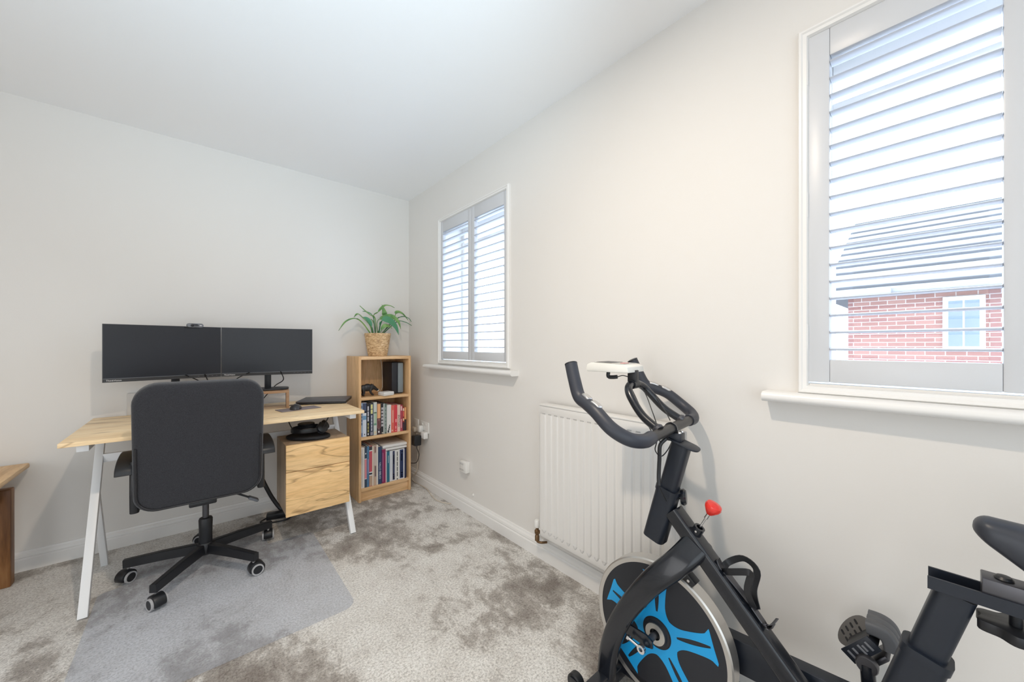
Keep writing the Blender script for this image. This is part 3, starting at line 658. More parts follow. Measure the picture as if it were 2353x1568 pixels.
def riser(c, w, d, ang, label):
    t = thing('monitor_riser', label, 'riser', (c[0], c[1], DZ), 'wooden risers under the monitors')
    rot = Matrix.Rotation(R(ang), 3, 'Z'); f = lambda x, y, z: tuple(rot @ V((x, y, 0)) + V((c[0], c[1], DZ + z)))
    obj('riser_top', MB().box(f(0, 0, .105), (w, d, .014), .001, rot), RISEW, t)
    for s_ in (-1, 1): obj('leg', MB().box(f(s_ * (w / 2 - .008), 0, .0495), (.016, d, .097), .001, rot), RISEW, t)
riser((-1.137, -.233), .37, .18, -8, 'wooden monitor riser under the right-hand monitor, its open end beside the mouse')
riser((-1.480, -.185), .25, .17, 9, 'wooden monitor riser hidden behind the chair back, under the monitor with the webcam')
wb = thing('cable_box', 'pale grey box on the wall behind the desk, just left of the chair back', 'box', (-1.62, -.02, .745))
obj('housing', MB().bx(-1.712, -1.53, -.030, 0, .62, .868, .004), mat('pale_grey_plastic', (.60, .58, .55), .5), wb)

def monitor(pL, pR, label, grp, nz, basec, bz):
    L, Rr = V((pL[0], pL[1], 0)), V((pR[0], pR[1], 0)); ax = (Rr - L).normalized(); nrm = V((ax.y, -ax.x, 0)); w = (Rr - L).length
    z0, z1 = .953, 1.250; c = (L + Rr) / 2
    t = thing('monitor', label, 'monitor', (basec[0], basec[1], bz), grp)
    rot = Matrix.Rotation(math.atan2(ax.y, ax.x), 3, 'Z')
    P = lambda u, d, z: tuple(L + ax * u + nrm * d + V((0, 0, z)))
    obj('back_shell', MB().box(P(w / 2, -.020, (z0 + z1) / 2), (w - .004, .036, z1 - z0 - .004), .008, rot), BEZEL, t)
    fr = obj('bezel', MB().box(P(w / 2, -.001, (z0 + z1) / 2), (w, .004, z1 - z0), .001, rot), BEZEL, t)
    obj('screen', MB().box(P(w / 2, .0014, (z0 + z1) / 2 + .0085), (w - .006, .0012, z1 - z0 - .0215), 0, rot), SCREEN, t)
    obj('chin_strip', MB().box(P(w / 2, .0016, z0 + .0185), (w - .004, .0016, .0022), 0, rot), GREYPL, t)
    m = MB(); m.mesh(text_mesh('ThinkVision', .0115, .0003), basis(P(.040, .0016, z0 + .0085), ax, (0, 0, 1))); obj('logo', m, TITLEW, t)
    for k in range(5): obj('button', MB().box(P(w - .105 + k * .021, .0012, z0 + .009), (.006, .002, .0016), 0, rot), GREYPL, t)
    ub = (V((basec[0], basec[1], 0)) - L).dot(ax)
    obj('neck', MB().box(P(ub, -.045, (bz + 1.02) / 2 + .01), (.036, .022, 1.03 - bz), .004, rot), BLKPL, t)
    sb = MB(); sb.prism(rrect(.232, .165, .055, 7), V((basec[0], basec[1], bz + .0008)), ax, rot @ V((0, 1, 0)), .009, bev=.003); obj('stand_base', sb, BLKPL, t)
    return P, w
RZ = DZ + .112
PM, wm = monitor((-1.772, -.295), (-1.299, -.200), 'wide black monitor on the left, angled inward with a webcam on top', 'black desktop monitors', None, (-1.505, -.185), RZ)
monitor((-1.2970, -.1965), (-.818, -.272), 'black monitor on the right, its stand showing beside the chair back', 'black desktop monitors', None, (-1.062, -.205), RZ)
def cable(pts, r, m, label, cat='cable', k=6, nm='cable'):
    return tag(obj(nm, MB().tube(pts, r, 8, k), m, loc=pts[0]), label, cat)
def cord(m_, pts): obj('cable', MB().tube(pts, .003, 8, 6), BLKPL, m_)
m1_, m2_ = bpy.data.objects['monitor'], bpy.data.objects['monitor.001']
cord(m2_, [(-1.00, -.262, .975), (-.975, -.20, .915), (-1.01, -.125, .872), (-1.06, -.08, .80), (-1.09, -.06, .749)])
cord(m2_, [(-1.16, -.240, .975), (-1.22, -.14, .93), (-1.27, -.06, .86), (-1.265, -.05, .749)])
cord(m1_, [(-1.46, -.255, .975), (-1.40, -.150, .93), (-1.33, -.06, .87), (-1.325, -.05, .749)])
cord(m1_, [(-1.375, -.235, .975), (-1.355, -.15, .91), (-1.352, -.06, .85), (-1.350, -.045, .749)])

wc = thing('webcam', 'small oval grey webcam on the top edge of the left monitor', 'webcam', PM(.360, 0, 1.250))
axw = V(PM(1, 0, 0)) - V(PM(0, 0, 0)); nw = V(PM(0, 1, 0)) - V(PM(0, 0, 0)); cw = V(PM(.360, 0, 1.256))
mb = MB(); mb.prism(rrect(.075, .024, .0119, 6), cw - nw * .006, axw, (0, 0, 1), .020, bev=.003); obj('body', mb, GREYPL, wc, ang=50)
obj('lens', MB().lathe([(.0075, 0), (.0075, .002), (.005, .003)], cw + nw * .0135 - axw * .014, nw, 20), SCREEN, wc)
obj('eye_panel', MB().prism(rrect(.036, .016, .0079, 5), cw + nw * .0125 - axw * .004, axw, (0, 0, 1), .0015), mat('webcam_dark', (.07, .075, .085), .4), wc)
obj('logo', MB().box(cw + nw * .0142 + axw * .024, (.010, .0008, .004), 0, Matrix.Rotation(math.atan2(axw.y, axw.x), 3, 'Z')), TITLEW, wc)
obj('clip', MB().box(cw - axw * .020 + nw * .008 - V((0, 0, .010)), (.050, .010, .006), .002, Matrix.Rotation(math.atan2(axw.y, axw.x), 3, 'Z')), BLKPL, wc)

# laptop, mouse and pad on the desk
lp = thing('laptop', 'closed dark grey laptop on the right end of the desk', 'laptop', (-.722, -.215, DZ))
rot = Matrix.Rotation(R(-26), 3, 'Z'); c = V((-.722, -.208, DZ))
obj('base', MB().box(tuple(c + V((0, 0, .008))), (.308, .235, .012), .003, rot), BLKPL, lp)
obj('lid', MB().box(tuple(c + V((0, 0, .0185))), (.310, .238, .008), .003, rot), LAPT, lp)
for sx in (-1, 1):
    for sy in (-1, 1): obj('foot', MB().lathe([(.006, 0), (.006, .0025)], tuple(c + rot @ V((sx * .13 - .012, sy * .085, 0))), n=12), BLKPL, lp)
cable([(-.875, -.185, .757), (-.905, -.215, .751), (-.925, -.245, .749), (-.955, -.26, .749)], .003, BLKPL, 'short black lead plugged into the laptop side')
mp_ = MB(); mp_.box((-.928, -.425, DZ + .0018), (.225, .115, .003), .001, Matrix.Rotation(R(10), 3, 'Z'))
tag(obj('mouse_pad', mp_, MOUSEP, loc=(-.928, -.425, DZ)), 'grey mouse pad on the desk beside the chair back', 'mouse pad')
ms = thing('computer_mouse', 'black computer mouse on the grey pad', 'mouse', (-.945, -.430, DZ + .003))
mm = MB(); mm.ball((-.945, -.430, DZ + .006), (.033, .056, .027), n=28, rot=Matrix.Rotation(R(-12), 3, 'Z'))
for v in mm.bm.verts:
    if v.co.z < DZ + .0036: v.co.z = DZ + .0036
obj('shell', mm, mat('mouse_dark_grey', (.035, .036, .04), .35), ms, ang=60)
obj('scroll_wheel', MB().lathe([(.006, -.0025), (.007, 0), (.006, .0025)], (-.939, -.395, DZ + .0260), (1, .2, 0), 16), GREYPL, ms)

# headset in its case on the cabinet
CZ = .590
hc = thing('headset_case', 'black oval case lying open on top of the drawer cabinet', 'case', (-.905, -.575, CZ))
rot = Matrix.Rotation(R(-36), 4, 'Z'); mb = MB()
mb.lathe([(.0001, 0), (.9, 0), (1, .25), (1, .75), (.93, 1), (.84, .8), (.0001, .6)], n=40)
mb.bm.transform(Matrix.Translation((-.905, -.575, CZ + .0005)) @ rot @ Matrix.Diagonal((.122, .080, .020, 1)))
obj('shell', mb, mat('case_black', (.007, .008, .012), .7), hc, ang=60)
hd = thing('headset', 'black headset with microphone boom lying in the oval case', 'headset', (-.90, -.57, CZ + .02))
arc = [(-.905 + .082 * math.cos(a), -.560 + .070 * math.sin(a), .640 + .010 * math.sin(a)) for a in [R(-60 + 300 * i / 24 - 20) + R(60) for i in range(25)]]
arc = [(-.905 + .085 * math.cos(R(t_)), -.560 + .072 * math.sin(R(t_)), .642) for t_ in range(-10, -331, -16)]
obj('headband', MB().sweep(arc, rrect(.007, .026, .003, 3), up=(0, 0, 1)), BLKPL, hd, ang=50)
e1 = obj('ear_cup', MB().lathe([(.022, 0), (.030, .004), (.031, .016), (.024, .022), (.0001, .023)], (-.842, -.612, .645), (.25, -.85, .45), 28), BLKPL, hd, ang=50)
obj('cushion', MB().lathe([(.026, 0), (.031, -.006), (.026, -.016), (.0001, -.014)], (-.842, -.612, .645), (.25, -.85, .45), 28), BLKFAB, e1, ang=50)
e2 = obj('ear_cup', MB().lathe([(.022, 0), (.029, .004), (.030, .016), (.024, .022), (.0001, .023)], (-.815, -.548, .648), (.85, .1, .45), 28), BLKPL, hd, ang=50)
obj('cushion', MB().lathe([(.026, 0), (.031, -.006), (.026, -.016), (.0001, -.014)], (-.815, -.548, .648), (.85, .1, .45), 28), BLKFAB, e2, ang=50)
obj('yoke', MB().tube([(-.825, -.570, .641), (-.815, -.575, .650), (-.83, -.60, .648)], .005, 8, 5), BLKPL, hd)
obj('microphone_boom', MB().tube([(-.842, -.632, .648), (-.832, -.636, .668), (-.812, -.634, .706), (-.808, -.632, .716)], .0032, 8, 5), BLKPL, hd)
pk = thing('speaker_puck', 'flat round black puck resting on the headset band', 'puck', (-.905, -.518, .657))
obj('body', MB().lathe([(.0001, 0), (.044, .0), (.046, .003), (.046, .009), (.043, .012), (.0001, .0125)], (-.905, -.518, .6575), n=36), BLKPL, pk)
cable([(-.985, -.38, .726), (-.975, -.40, .66), (-.950, -.43, .60), (-.945, -.46, .592)], .003, BLKPL, 'thin black lead dropping from the desk onto the cabinet beside the case')
cable([(-1.145, -.60, .50), (-1.12, -.18, .36), (-1.085, -.10, .27), (-1.055, -.10, .19), (-1.02, -.105, .11), (-.975, -.12, .035), (-.93, -.14, .010)], .013, BLKPL, 'thick black cable sleeve sagging to the carpet behind the drawer cabinet')
ex = thing('extension_lead', 'black extension block on the carpet below the drawer cabinet', 'extension lead', (-.97, -.18, 0))
obj('socket_block', MB().box((-.965, -.175, .020), (.20, .055, .036), .006, Matrix.Rotation(R(-12), 3, 'Z')), BLKPL, ex)
obj('cord', MB().tube([(-1.05, -.155, .016), (-1.10, -.19, .007), (-1.04, -.24, .007), (-.96, -.25, .007), (-.92, -.20, .01)], .0045, 8, 6), BLKPL, ex)

# ------------------------------------------------------------------ side table at the left edge
st = thing('side_table', 'dark wooden side table with a moulded top, cut by the left edge', 'side table', (-2.4, -.3, 0))
obj('table_top', MB().bx(-2.80, -2.052, -.62, -.035, .525, .549, .006), SIDEW, st)
mo = MB(); mo.lathe([(.0, 0)] * 0 or [(.48, 0), (.485, .012), (.500, .026), (.506, .038), (.522, .060), (.524, .066)], n=4, cap=True)
mo.bm.transform(Matrix.Translation((-2.426, -.3275, .458)) @ Matrix.Diagonal((.705, .545, 1, 1)) @ Matrix.Rotation(R(45), 4, 'Z'))
obj('moulding', mo, SIDEW, st)
for x in (-2.104, -2.75):
    for y in (-.148, -.510): obj('leg', MB().bx(x - .025, x + .025, y - .027, y + .027, 0, .460, .005), SIDEL, st)
obj('apron', MB().bx(-2.74, -2.12, -.52, -.14, .40, .459), SIDEL, st)

# ------------------------------------------------------------------ clear mat and office chair
ol = []
def rc(x, y, r, a0, n=6): return [(x + r * math.cos(R(a0 + 90 * i / n)), y + r * math.sin(R(a0 + 90 * i / n))) for i in range(n + 1)]
ol += rc(-.935, -1.31, .055, -90); ol += rc(-.905, -.56, .03, 0)
ol += [(-1.10, -.52)] + rc(-1.14, -.26, .03, 0) + rc(-1.64, -.26, .03, 90) + [(-1.68, -.52)] + rc(-1.725, -.56, .03, 90) + rc(-1.70, -1.31, .055, 180)
mt = MB(); mt.prism(ol, (0, 0, .0022), (1, 0, 0), (0, 1, 0), .0022)
tag(obj('chair_mat', mt, MATP, loc=(-1.34, -.95, .0022)), 'clear plastic floor mat on the carpet under the office chair', 'chair mat')

ch = thing('office_chair', 'black swivel office chair with its back turned, pushed up to the desk', 'office chair', (-1.377, -.566, .0045))
CX, CY, F0 = -1.377, -.566, .0045
# backrest: rounded slab leaning back a little
def back_slab(w, h, r_t, r_b, th):
    out = []
    for cx, cy, a0, r in ((w / 2 - r_t, h - r_t, 0, r_t), (-w / 2 + r_t, h - r_t, 90, r_t), (-w / 2 + r_b, r_b, 180, r_b), (w / 2 - r_b, r_b, 270, r_b)):
        for i in range(9):
            a = R(a0 + 90 * i / 8); out.append((cx + r * math.cos(a), cy + r * math.sin(a)))
    return out
lean = V((0, -.085, .562)).normalized(); bxc = -1.3905; bo = V((bxc, -.822, .416))
sl_ = back_slab(.458, .566, .085, .075, .07)
bn = V((1, 0, 0)).cross(lean)            # points to the camera side
fb = MB(); t = bmesh.new(); rings = []
for off, ins in ((.0, .012), (.004, .004), (.014, 0), (-.045, .0), (-.062, .010), (-.070, .03)):
    pass
prof_ = [(.010, .020), (.004, .006), (-.006, 0.0), (-.046, 0.0), (-.062, .008), (-.070, .026)]
for off, ins in prof_:
    ring = []
    for x, y in sl_:
        k = V((x, y - .283)); d = k.length; k2 = k * (1 - ins / max(d, .01))
        curve = .022 * (x / .229) ** 2      # the back wraps forward at its sides
        ring.append(t.verts.new(bo + V((1, 0, 0)) * k2.x + lean * (k2.y + .283) + bn * (off) + V((0, curve, 0))))
    rings.append(ring)
for a, b in zip(rings, rings[1:]):
    for j in range(len(a)): t.faces.new((a[j], a[(j + 1) % len(a)], b[(j + 1) % len(a)], b[j]))
for rg in (rings[0], rings[-1]):
    prev = rg
    for ins in (.25, .55, .85):
        cen = sum((v.co for v in rg), V()) / len(rg); nr = []
        for v, (x, y) in zip(rg, sl_):
            q = v.co.lerp(cen, ins); fx = (q.x - bo.x) / .229; base = .022 * ((v.co.x - bo.x) / .229) ** 2
            q.y += .022 * fx * fx - base * (1 - ins) - (.022 * 0.4 * ins) * 0
            nr.append(t.verts.new(q))
        for j in range(len(prev)): t.faces.new((prev[j], prev[(j + 1) % len(prev)], nr[(j + 1) % len(prev)], nr[j]))
        prev = nr
    t.faces.new(prev)
bmesh.ops.recalc_face_normals(t, faces=t.faces); fb._merge(t)
bk = obj('backrest', fb, BLKFAB, ch, ang=60)
pp = []
for x, y in sl_:
    k = V((x, y - .283)); k2 = k * (1 - .016 / k.length); curve = .022 * (x / .229) ** 2
    pp.append(bo + V((1, 0, 0)) * k2.x + lean * (k2.y + .283) + bn * .0115 + V((0, curve, 0)))
n8 = len(sl_)
lower = [pp[i] for i in range(n8) if sl_[i][1] < .40]
i0 = next(i for i in range(n8) if sl_[i][1] < .40)
obj('piping', MB().tube([pp[17] + (pp[18] - pp[17]) * .45] + pp[18:36] + [pp[35] + (pp[0] - pp[35]) * .55], .0042, 8), BLKPIPE, bk)
shell = MB(); shell.bx(bxc - .19, bxc + .19, -.800, -.760, .418, .48, .018)
obj('seat', MB().bx(bxc - .232, bxc + .232, -.775, -.335, .425, .500, .035, seg=4), BLKFAB, ch, ang=60)
obj('back_bracket', MB().bx(bxc - .05, bxc + .05, -.815, -.56, .400, .424, .006), BLKPL, ch)
obj('tilt_mechanism', MB().bx(CX - .045, CX + .055, CY - .075, CY + .09, .368, .424, .01), BLKPL, ch)
lv = obj('height_lever', MB().tube([(CX + .04, CY - .04, .392), (CX + .10, CY - .05, .375), (CX + .178, CY - .058, .330)], .005, 8, 4), BLKPL, ch)
obj('paddle', MB().box((CX + .196, CY - .060, .318), (.052, .040, .014), .006, Matrix.Rotation(R(32), 3, 'Y')), GREYPL, lv)
for s_ in (-1, 1):
    xi = bxc + s_ * .226
    ar = obj('armrest', MB().sweep([(xi, -.765, .425), (xi, -.772, .50), (xi, -.768, .575), (xi, -.75, .632)], rrect(.030, .062, .012, 3), up=(0, 1, 0)), BLKPL, ch, ang=50)
    m = MB(); q = smooth([(xi + s_ * .024, -.50, .626), (xi + s_ * .024, -.60, .646), (xi + s_ * .024, -.72, .640), (xi + s_ * .024, -.785, .618), (xi + s_ * .024, -.800, .592)], 6)
    m.sweep(q, rrect(.070, .014, .006, 3), up=(0, 0, 1)); obj('arm_pad', m, BLKPL, ar, ang=50)
    obj('arm_bracket', MB().sweep([(xi, -.755, .44), (xi, -.70, .415), (bxc + s_ * .16, -.62, .412)], rrect(.03, .018, .005, 2), up=(0, 0, 1)), BLKPL, ar)
obj('gas_lift', MB().lathe([(.0135, 0), (.0135, .14)], (CX, CY, .240), n=20), GUNM, ch)
obj('column', MB().lathe([(.024, 0), (.027, .004), (.0275, .13), (.029, .178), (.026, .185), (.014, .187)], (CX, CY, .070), n=24), BLKPL, ch)
bs = obj('base_hub', MB().lathe([(.022, 0), (.034, .006), (.036, .05), (.030, .06)], (CX, CY, .072), n=24), BLKPL, ch)
for a in (163, 235, 307, 19, 91):
    d = V((math.cos(R(a)), math.sin(R(a)), 0)); n = V((-d.y, d.x, 0)); c0 = V((CX, CY, 0))
    m = MB(); m.sweep([c0 + d * .028 + V((0, 0, .105)), c0 + d * .16 + V((0, 0, .102)), c0 + d * .315 + V((0, 0, .092))], [(-.017, -.021), (.017, -.021), (.014, .018), (.010, .021), (-.010, .021), (-.014, .018)], up=(0, 0, 1), scales=[1.05, 1, .88])
    obj('leg', m, BLKPL, ch)
    e = c0 + d * .300
    w_ = d.cross(V((0, 0, 1)))
    wv = V((math.cos(R(a + 62)), math.sin(R(a + 62)), 0)); wn = V((-wv.y, wv.x, 0)); ec = e + wv * .010
    cs_ = obj('caster', MB().lathe([(.0065, 0), (.0065, .045)], e + V((0, 0, .044)), n=12), STEEL, ch)
    hd_ = MB()
    prof = [(.034 * math.cos(R(q)), .032 * math.sin(R(q))) for q in range(-28, 209, 18)]
    sgn = -1 if wv.cross(V((0, 0, 1))).dot(wn) < 0 else 1
    hd_.prism(prof, ec - wn * .0215 + V((0, 0, F0 + .0285)), wv, (0, 0, 1), .043 * sgn, bev=.003)
    obj('hood', hd_, BLKPL, cs_)
    for s_ in (-1, 1):
        wm_ = MB(); wc_ = ec + wn * (s_ * .0225) + V((0, 0, F0 + .0256))
        wm_.lathe([(.004, -.006), (.0205, -.006), (.0205, .006), (.004, .006)], wc_, wn, 24)
        wm_.ring(.0200, .0256, -.0065, .0065, wc_, wn, 32, mi=1)
        obj('wheel', wm_, [BLKPL, CASTG], cs_)

# ------------------------------------------------------------------ exercise bike
BX = -.305
bike = thing('exercise_bike', 'black indoor exercise bike with a blue spoked flywheel by the right wall', 'exercise bike', (BX, -2.65, 0))
def part(name, mb, m, parent=bike, **kw): return obj(name, mb, m, parent, **kw)
WY, WZ, WR = -2.457, .243, .219
# frame
part('main_tube', MB().sweep([(BX, -2.500, .634), (BX, -3.045, .060)], rrect(.050, .044, .008, 3), up=(0, 1, 1)), BIKE)
seat_dir = V((0, -.27, 1)).normalized()
SP = lambda z, x=BX: (x, -3.020 - .27 * (z - .53), z)
tsl = part('seat_tube', MB().sweep([SP(.17), SP(.528)], rrect(.058, .068, .016, 5), up=(0, 1, 0)), BIKES)
obj('collar', MB().sweep([SP(.512), SP(.529)], rrect(.063, .073, .018, 5), up=(0, 1, 0)), BIKES, tsl)
part('seat_post', MB().sweep([SP(.40), SP(.664)], rrect(.044, .054, .012, 4), up=(0, 1, 0)), BIKES)
rl = MB(); y0r, y1r = -3.020, -3.36
rl.prism([(-.026, 0), (.026, 0), (.026, .024), (.022, .024), (.022, .004), (-.022, .004), (-.022, .024), (-.026, .024)], (BX, y0r, .664), (1, 0, 0), (0, 0, 1), abs(y1r - y0r))
for v in rl.bm.verts: pass
part('seat_rail', rl, BIKES)
sc_ = part('seat_slider', MB().bx(BX - .0215, BX + .0215, -3.24, -3.086, .6688, .714, .002), GUNM)
obj('bolt', MB().lathe([(.011, 0), (.012, .002), (.009, .006), (.0001, .007)], (BX, -3.112, .714), n=20), BLKPL, sc_)
kn = MB(); poly = [((.034 + .004 * math.cos(6 * R(a_))) * math.cos(R(a_)), (.034 + .004 * math.cos(6 * R(a_))) * math.sin(R(a_))) for a_ in range(0, 360, 6)]
kn.prism([(x * 1.15, y * 1.3) for x, y in poly], (BX, -3.125, .619), (1, 0, 0), (0, 1, 0), .019, bev=.002)
part('slider_knob', kn, BLKPL)
part('slider_stem', MB().lathe([(.008, 0), (.008, .03)], (BX, -3.125, .636), n=14), BLKPL)
part('saddle_stem', MB().sweep([(BX, -3.205, .712), (BX, -3.205, .765)], circ(.014, 14)), BIKES)
# saddle: narrow nose, broad tail
sd = MB(); t = bmesh.new(); rings = []
for i in range(33):
    u = (i / 32) ** 1.6; y = -3.076 - .277 * u
    nose = math.sqrt(max(0, 1 - (1 - min(1, u / .075)) ** 2))
    hw = .0015 + .027 * nose + .010 * min(1, u / .3) + .072 * max(0, (u - .28) / .72) ** 1.6
    tail = math.sqrt(max(.03, 1 - (max(0, u - .90) / .103) ** 2)); hw *= tail
    top = .801 + .021 * nose - .005 * math.sin(math.pi * min(1, u)) + .016 * max(0, u - .6)
    bot = .797 - .010 * nose - .078 * min(1, u / .36)
    bot = top - (top - bot) * (.35 + .65 * tail)
    ring = []
    for j in range(20):
        a = 2 * math.pi * j / 20; cx_, sz_ = math.cos(a), math.sin(a)
        ring.append(t.verts.new((BX + hw * math.copysign(abs(cx_) ** .7, cx_), y, (top + bot) / 2 + (top - bot) / 2 * math.copysign(abs(sz_) ** .75, sz_))))
    rings.append(ring)
for a, b in zip(rings, rings[1:]):
    for j in range(20): t.faces.new((a[j], a[(j + 1) % 20], b[(j + 1) % 20], b[j]))
t.faces.new(list(reversed(rings[0]))); t.faces.new(rings[-1]); bmesh.ops.recalc_face_normals(t, faces=t.faces); sd._merge(t)
part('saddle', sd, SADDLE, ang=70)
# handlebar column
HP = lambda z, x=BX: (x, -2.487 - .27 * (z - .70), z)
hs_ = part('handlebar_sleeve', MB().sweep([HP(.530), HP(.700)], rrect(.054, .066, .016, 4), up=(0, 1, 0)), BIKES)
obj('collar', MB().sweep([HP(.688), HP(.702)], rrect(.059, .071, .018, 4), up=(0, 1, 0)), BIKES, hs_)
part('handlebar_post', MB().sweep([HP(.60), HP(.846)], rrect(.044, .054, .014, 4), up=(0, 1, 0)), BIKES)
pk_ = part('post_knob', MB().lathe([(.008, 0), (.008, .010), (.022, .012), (.025, .020), (.020, .027), (.0001, .028)], (BX + .012, -2.505, .675), (.35, -1, .1), 24), BIKE)
hy = R(7); HF = V((-math.sin(hy), math.cos(hy), 0)); HN = V((math.cos(hy), math.sin(hy), 0)); HC = V((BX, -2.495, 0))
HB = lambda s_, w, z: HC + HF * s_ + HN * w + V((0, 0, z))
cl = MB(); cl.prism(rrect(.060, .094, .024, 6), HB(-.034, 0, .842), HN, (HF + V((0, 0, .34))).normalized(), .006, bev=.002); part('top_plate', cl, BIKES)
st_ = part('stem_block', MB().box(tuple(HB(-.008, 0, .862)), (.040, .050, .026), .004, Matrix.Rotation(hy, 3, 'Z')), BIKES)
for sx in (-1, 1): obj('bolt', MB().lathe([(.006, 0), (.006, .004), (.004, .005)], HB(-.026, sx * .012, .875), n=12), CHROME, st_)
obj('clamp_ring', MB().ring(.0155, .0195, -.004, .004, tuple(HB(0, -.006, .885)), tuple(HN), 24), BIKE, st_)
hb = part('handlebar', MB().tube([HB(0, -.175, .885), HB(0, .175, .885)], .0155, 20), mat('handlebar_black', (.035, .034, .034), .38, metal=.3))
for s_ in (-1, 1):
    gp = [(0, .885, .160), (0, .885, .21), (.02, .895, .255), (.06, .92, .275), (.109, .957, .268), (.15, .975, .25), (.182, .99, .238), (.205, 1.035, .227), (.225, 1.084, .216)]
    g = part('foam_grip', MB().tube([HB(a, s_ * w, z) for a, z, w in gp], .0190, 18, 7), FOAM, ang=70)
    obj('grip_end', MB().lathe([(.0195, -.002), (.0195, .001), (.012, .003)], HB(.225, s_ * .216, 1.084), (HB(.225, s_ * .216, 1.084) - HB(.205, s_ * .227, 1.035)), 18), BLKPL, g)
    for q0, q1, w0, w1, z0_, z1_ in ((.168, .136, .2425, .2585, .9935, .982), (.128, .096, .262, .2705, .979, .964)):
        pth = [HB(q0, s_ * (w0 - .004), z0_ + .004), HB((q0 + q1) / 2, s_ * ((w0 + w1) / 2 - .004), (z0_ + z1_) / 2 + .006), HB(q1, s_ * (w1 - .004), z1_ + .004)]
        obj('pulse_sensor', MB().sweep(smooth(pth, 4), rrect(.020, .010, .004, 3), up=(0, -.4, 1), scales=[.55] + [1] * 7 + [.55]), STEEL, g, ang=60)
    ib = [HB(.004, s_ * .098, .896), HB(.055, s_ * .088, .929), HB(.095, s_ * .074, .974), HB(.113, s_ * .058, .999), HB(.122, s_ * .030, 1.011), HB(.122, s_ * .004, 1.012)]
    part('console_bar', MB().tube(ib, .0125, 16, 6), BIKE, ang=70)
    part('bar_foot', MB().lathe([(.016, -.006), (.0165, .002), (.012, .008)], HB(.006, s_ * .097, .899), HB(.05, s_ * .085, .935) - HB(.004, s_ * .098, .896), 16), GUNM)
part('console_bracket', MB().box(tuple(HB(.124, 0, 1.034)), (.024, .030, .050), .003, Matrix.Rotation(hy, 3, 'Z')), BLKPL)
part('bar_sleeve', MB().tube([HB(.122, -.018, 1.012), HB(.122, .018, 1.012)], .0150, 18), BLKPL)
# console
cy0, cyL = .112, .150
con = MB(); con.prism([(0, .0), (.004, .018), (.018, .026), (.135, .030), (cyL, .024), (cyL + .004, .006), (cyL, .0)], HB(cy0, .062, 1.052), HF, (0, 0, 1), -.124 if HF.cross(V((0, 0, 1))).dot(HN) > 0 else .124, bev=.003)
cn = part('console', con, CONW)
def ctop(s0, s1, w0, w1, m, nm, up=.0006):
    z = lambda s_: 1.052 + .026 + (.004) * (s_ - .018) / .117
    q = [HB(cy0 + s0, w0, z(s0) + up), HB(cy0 + s0, w1, z(s0) + up), HB(cy0 + s1, w1, z(s1) + up), HB(cy0 + s1, w0, z(s1) + up)]
    mb = MB(); t = bmesh.new(); a = [t.verts.new(p) for p in q]; b = [t.verts.new(p + V((0, 0, .0012))) for p in q]
    t.faces.new(a); t.faces.new(b)
    for j in range(4): t.faces.new((a[j], a[(j + 1) % 4], b[(j + 1) % 4], b[j]))
    bmesh.ops.recalc_face_normals(t, faces=t.faces); mb._merge(t); obj(nm, mb, m, cn)
ctop(.022, .130, -.050, .050, mat('console_grey_panel', (.50, .50, .48), .4), 'face_panel')
ctop(.070, .124, -.042, .042, SCREEN, 'display', .0014)
ctop(.034, .050, -.016, .016, RED, 'button', .0016)
part('cable_plug', MB().tube([HB(.195, -.035, 1.052), HB(.195, -.036, 1.036), HB(.182, -.034, 1.034), HB(.165, -.030, 1.036)], .0065, 10, 3), BLKPL)
for k, pts in enumerate(([HB(.165, -.03, 1.036), HB(.145, -.02, 1.040), HB(.122, .020, 1.020), HB(.100, .040, .98), HB(.07, .020, .93), HB(.045, -.010, .90), HB(.02, -.045, .868)],
                         [HB(.130, .02, 1.035), HB(.128, .050, 1.02), HB(.085, .075, .975), HB(.04, .050, .93), HB(.012, .020, .905)],
                         [HB(.125, -.012, 1.0), HB(.09, -.030, .95), HB(.06, -.055, .91), HB(.03, -.06, .865)],
                         [HB(.004, -.11, .862), HB(.012, -.100, .835), HB(.012, -.055, .808), HB(.008, -.010, .820), HB(0, .008, .850), HB(-.004, .004, .872)],
                         [HB(0, -.10, .868), HB(.01, -.06, .852), HB(.006, -.01, .862)])):
    part('sensor_cable', MB().tube(pts, .0016, 6, 7), BLKPL)
part('cable_sleeve', MB().tube([HB(.0, -.050, .862), HB(.012, -.063, .842), HB(.014, -.063, .80), HB(.016, -.063, .755), HB(.012, -.072, .725)], .0058, 10, 5), BLKPL)
part('sensor_cable', MB().tube([HB(.012, -.072, .725), HB(.008, -.058, .70), HB(.002, -.040, .672)], .0016, 6, 5), BLKPL)
# resistance knob
kd = V((0, -2.614 + 2.571, .683 - .600)).normalized(); k0 = V((BX, -2.560, .575))
part('knob_housing', MB().ring(.009, .0150, -.02, .040, tuple(k0), tuple(kd), 24), BIKE)
part('knob_rod', MB().lathe([(.003, 0), (.003, .062), (.0055, .062), (.0055, .080), (.003, .081)], tuple(k0 + kd * .015), tuple(kd), 14), CHROME)
part('resistance_knob', MB().lathe([(.0085, 0), (.013, .006), (.0205, .018), (.0225, .026), (.020, .033), (.010, .037), (.0001, .038)], tuple(k0 + kd * .095), tuple(kd), 28), RED)
part('housing_screw', MB().lathe([(.0028, 0), (.0028, .002)], tuple(k0 + kd * .030 + V((-.0148, 0, 0))), (-1, 0, 0), 10), CHROME)
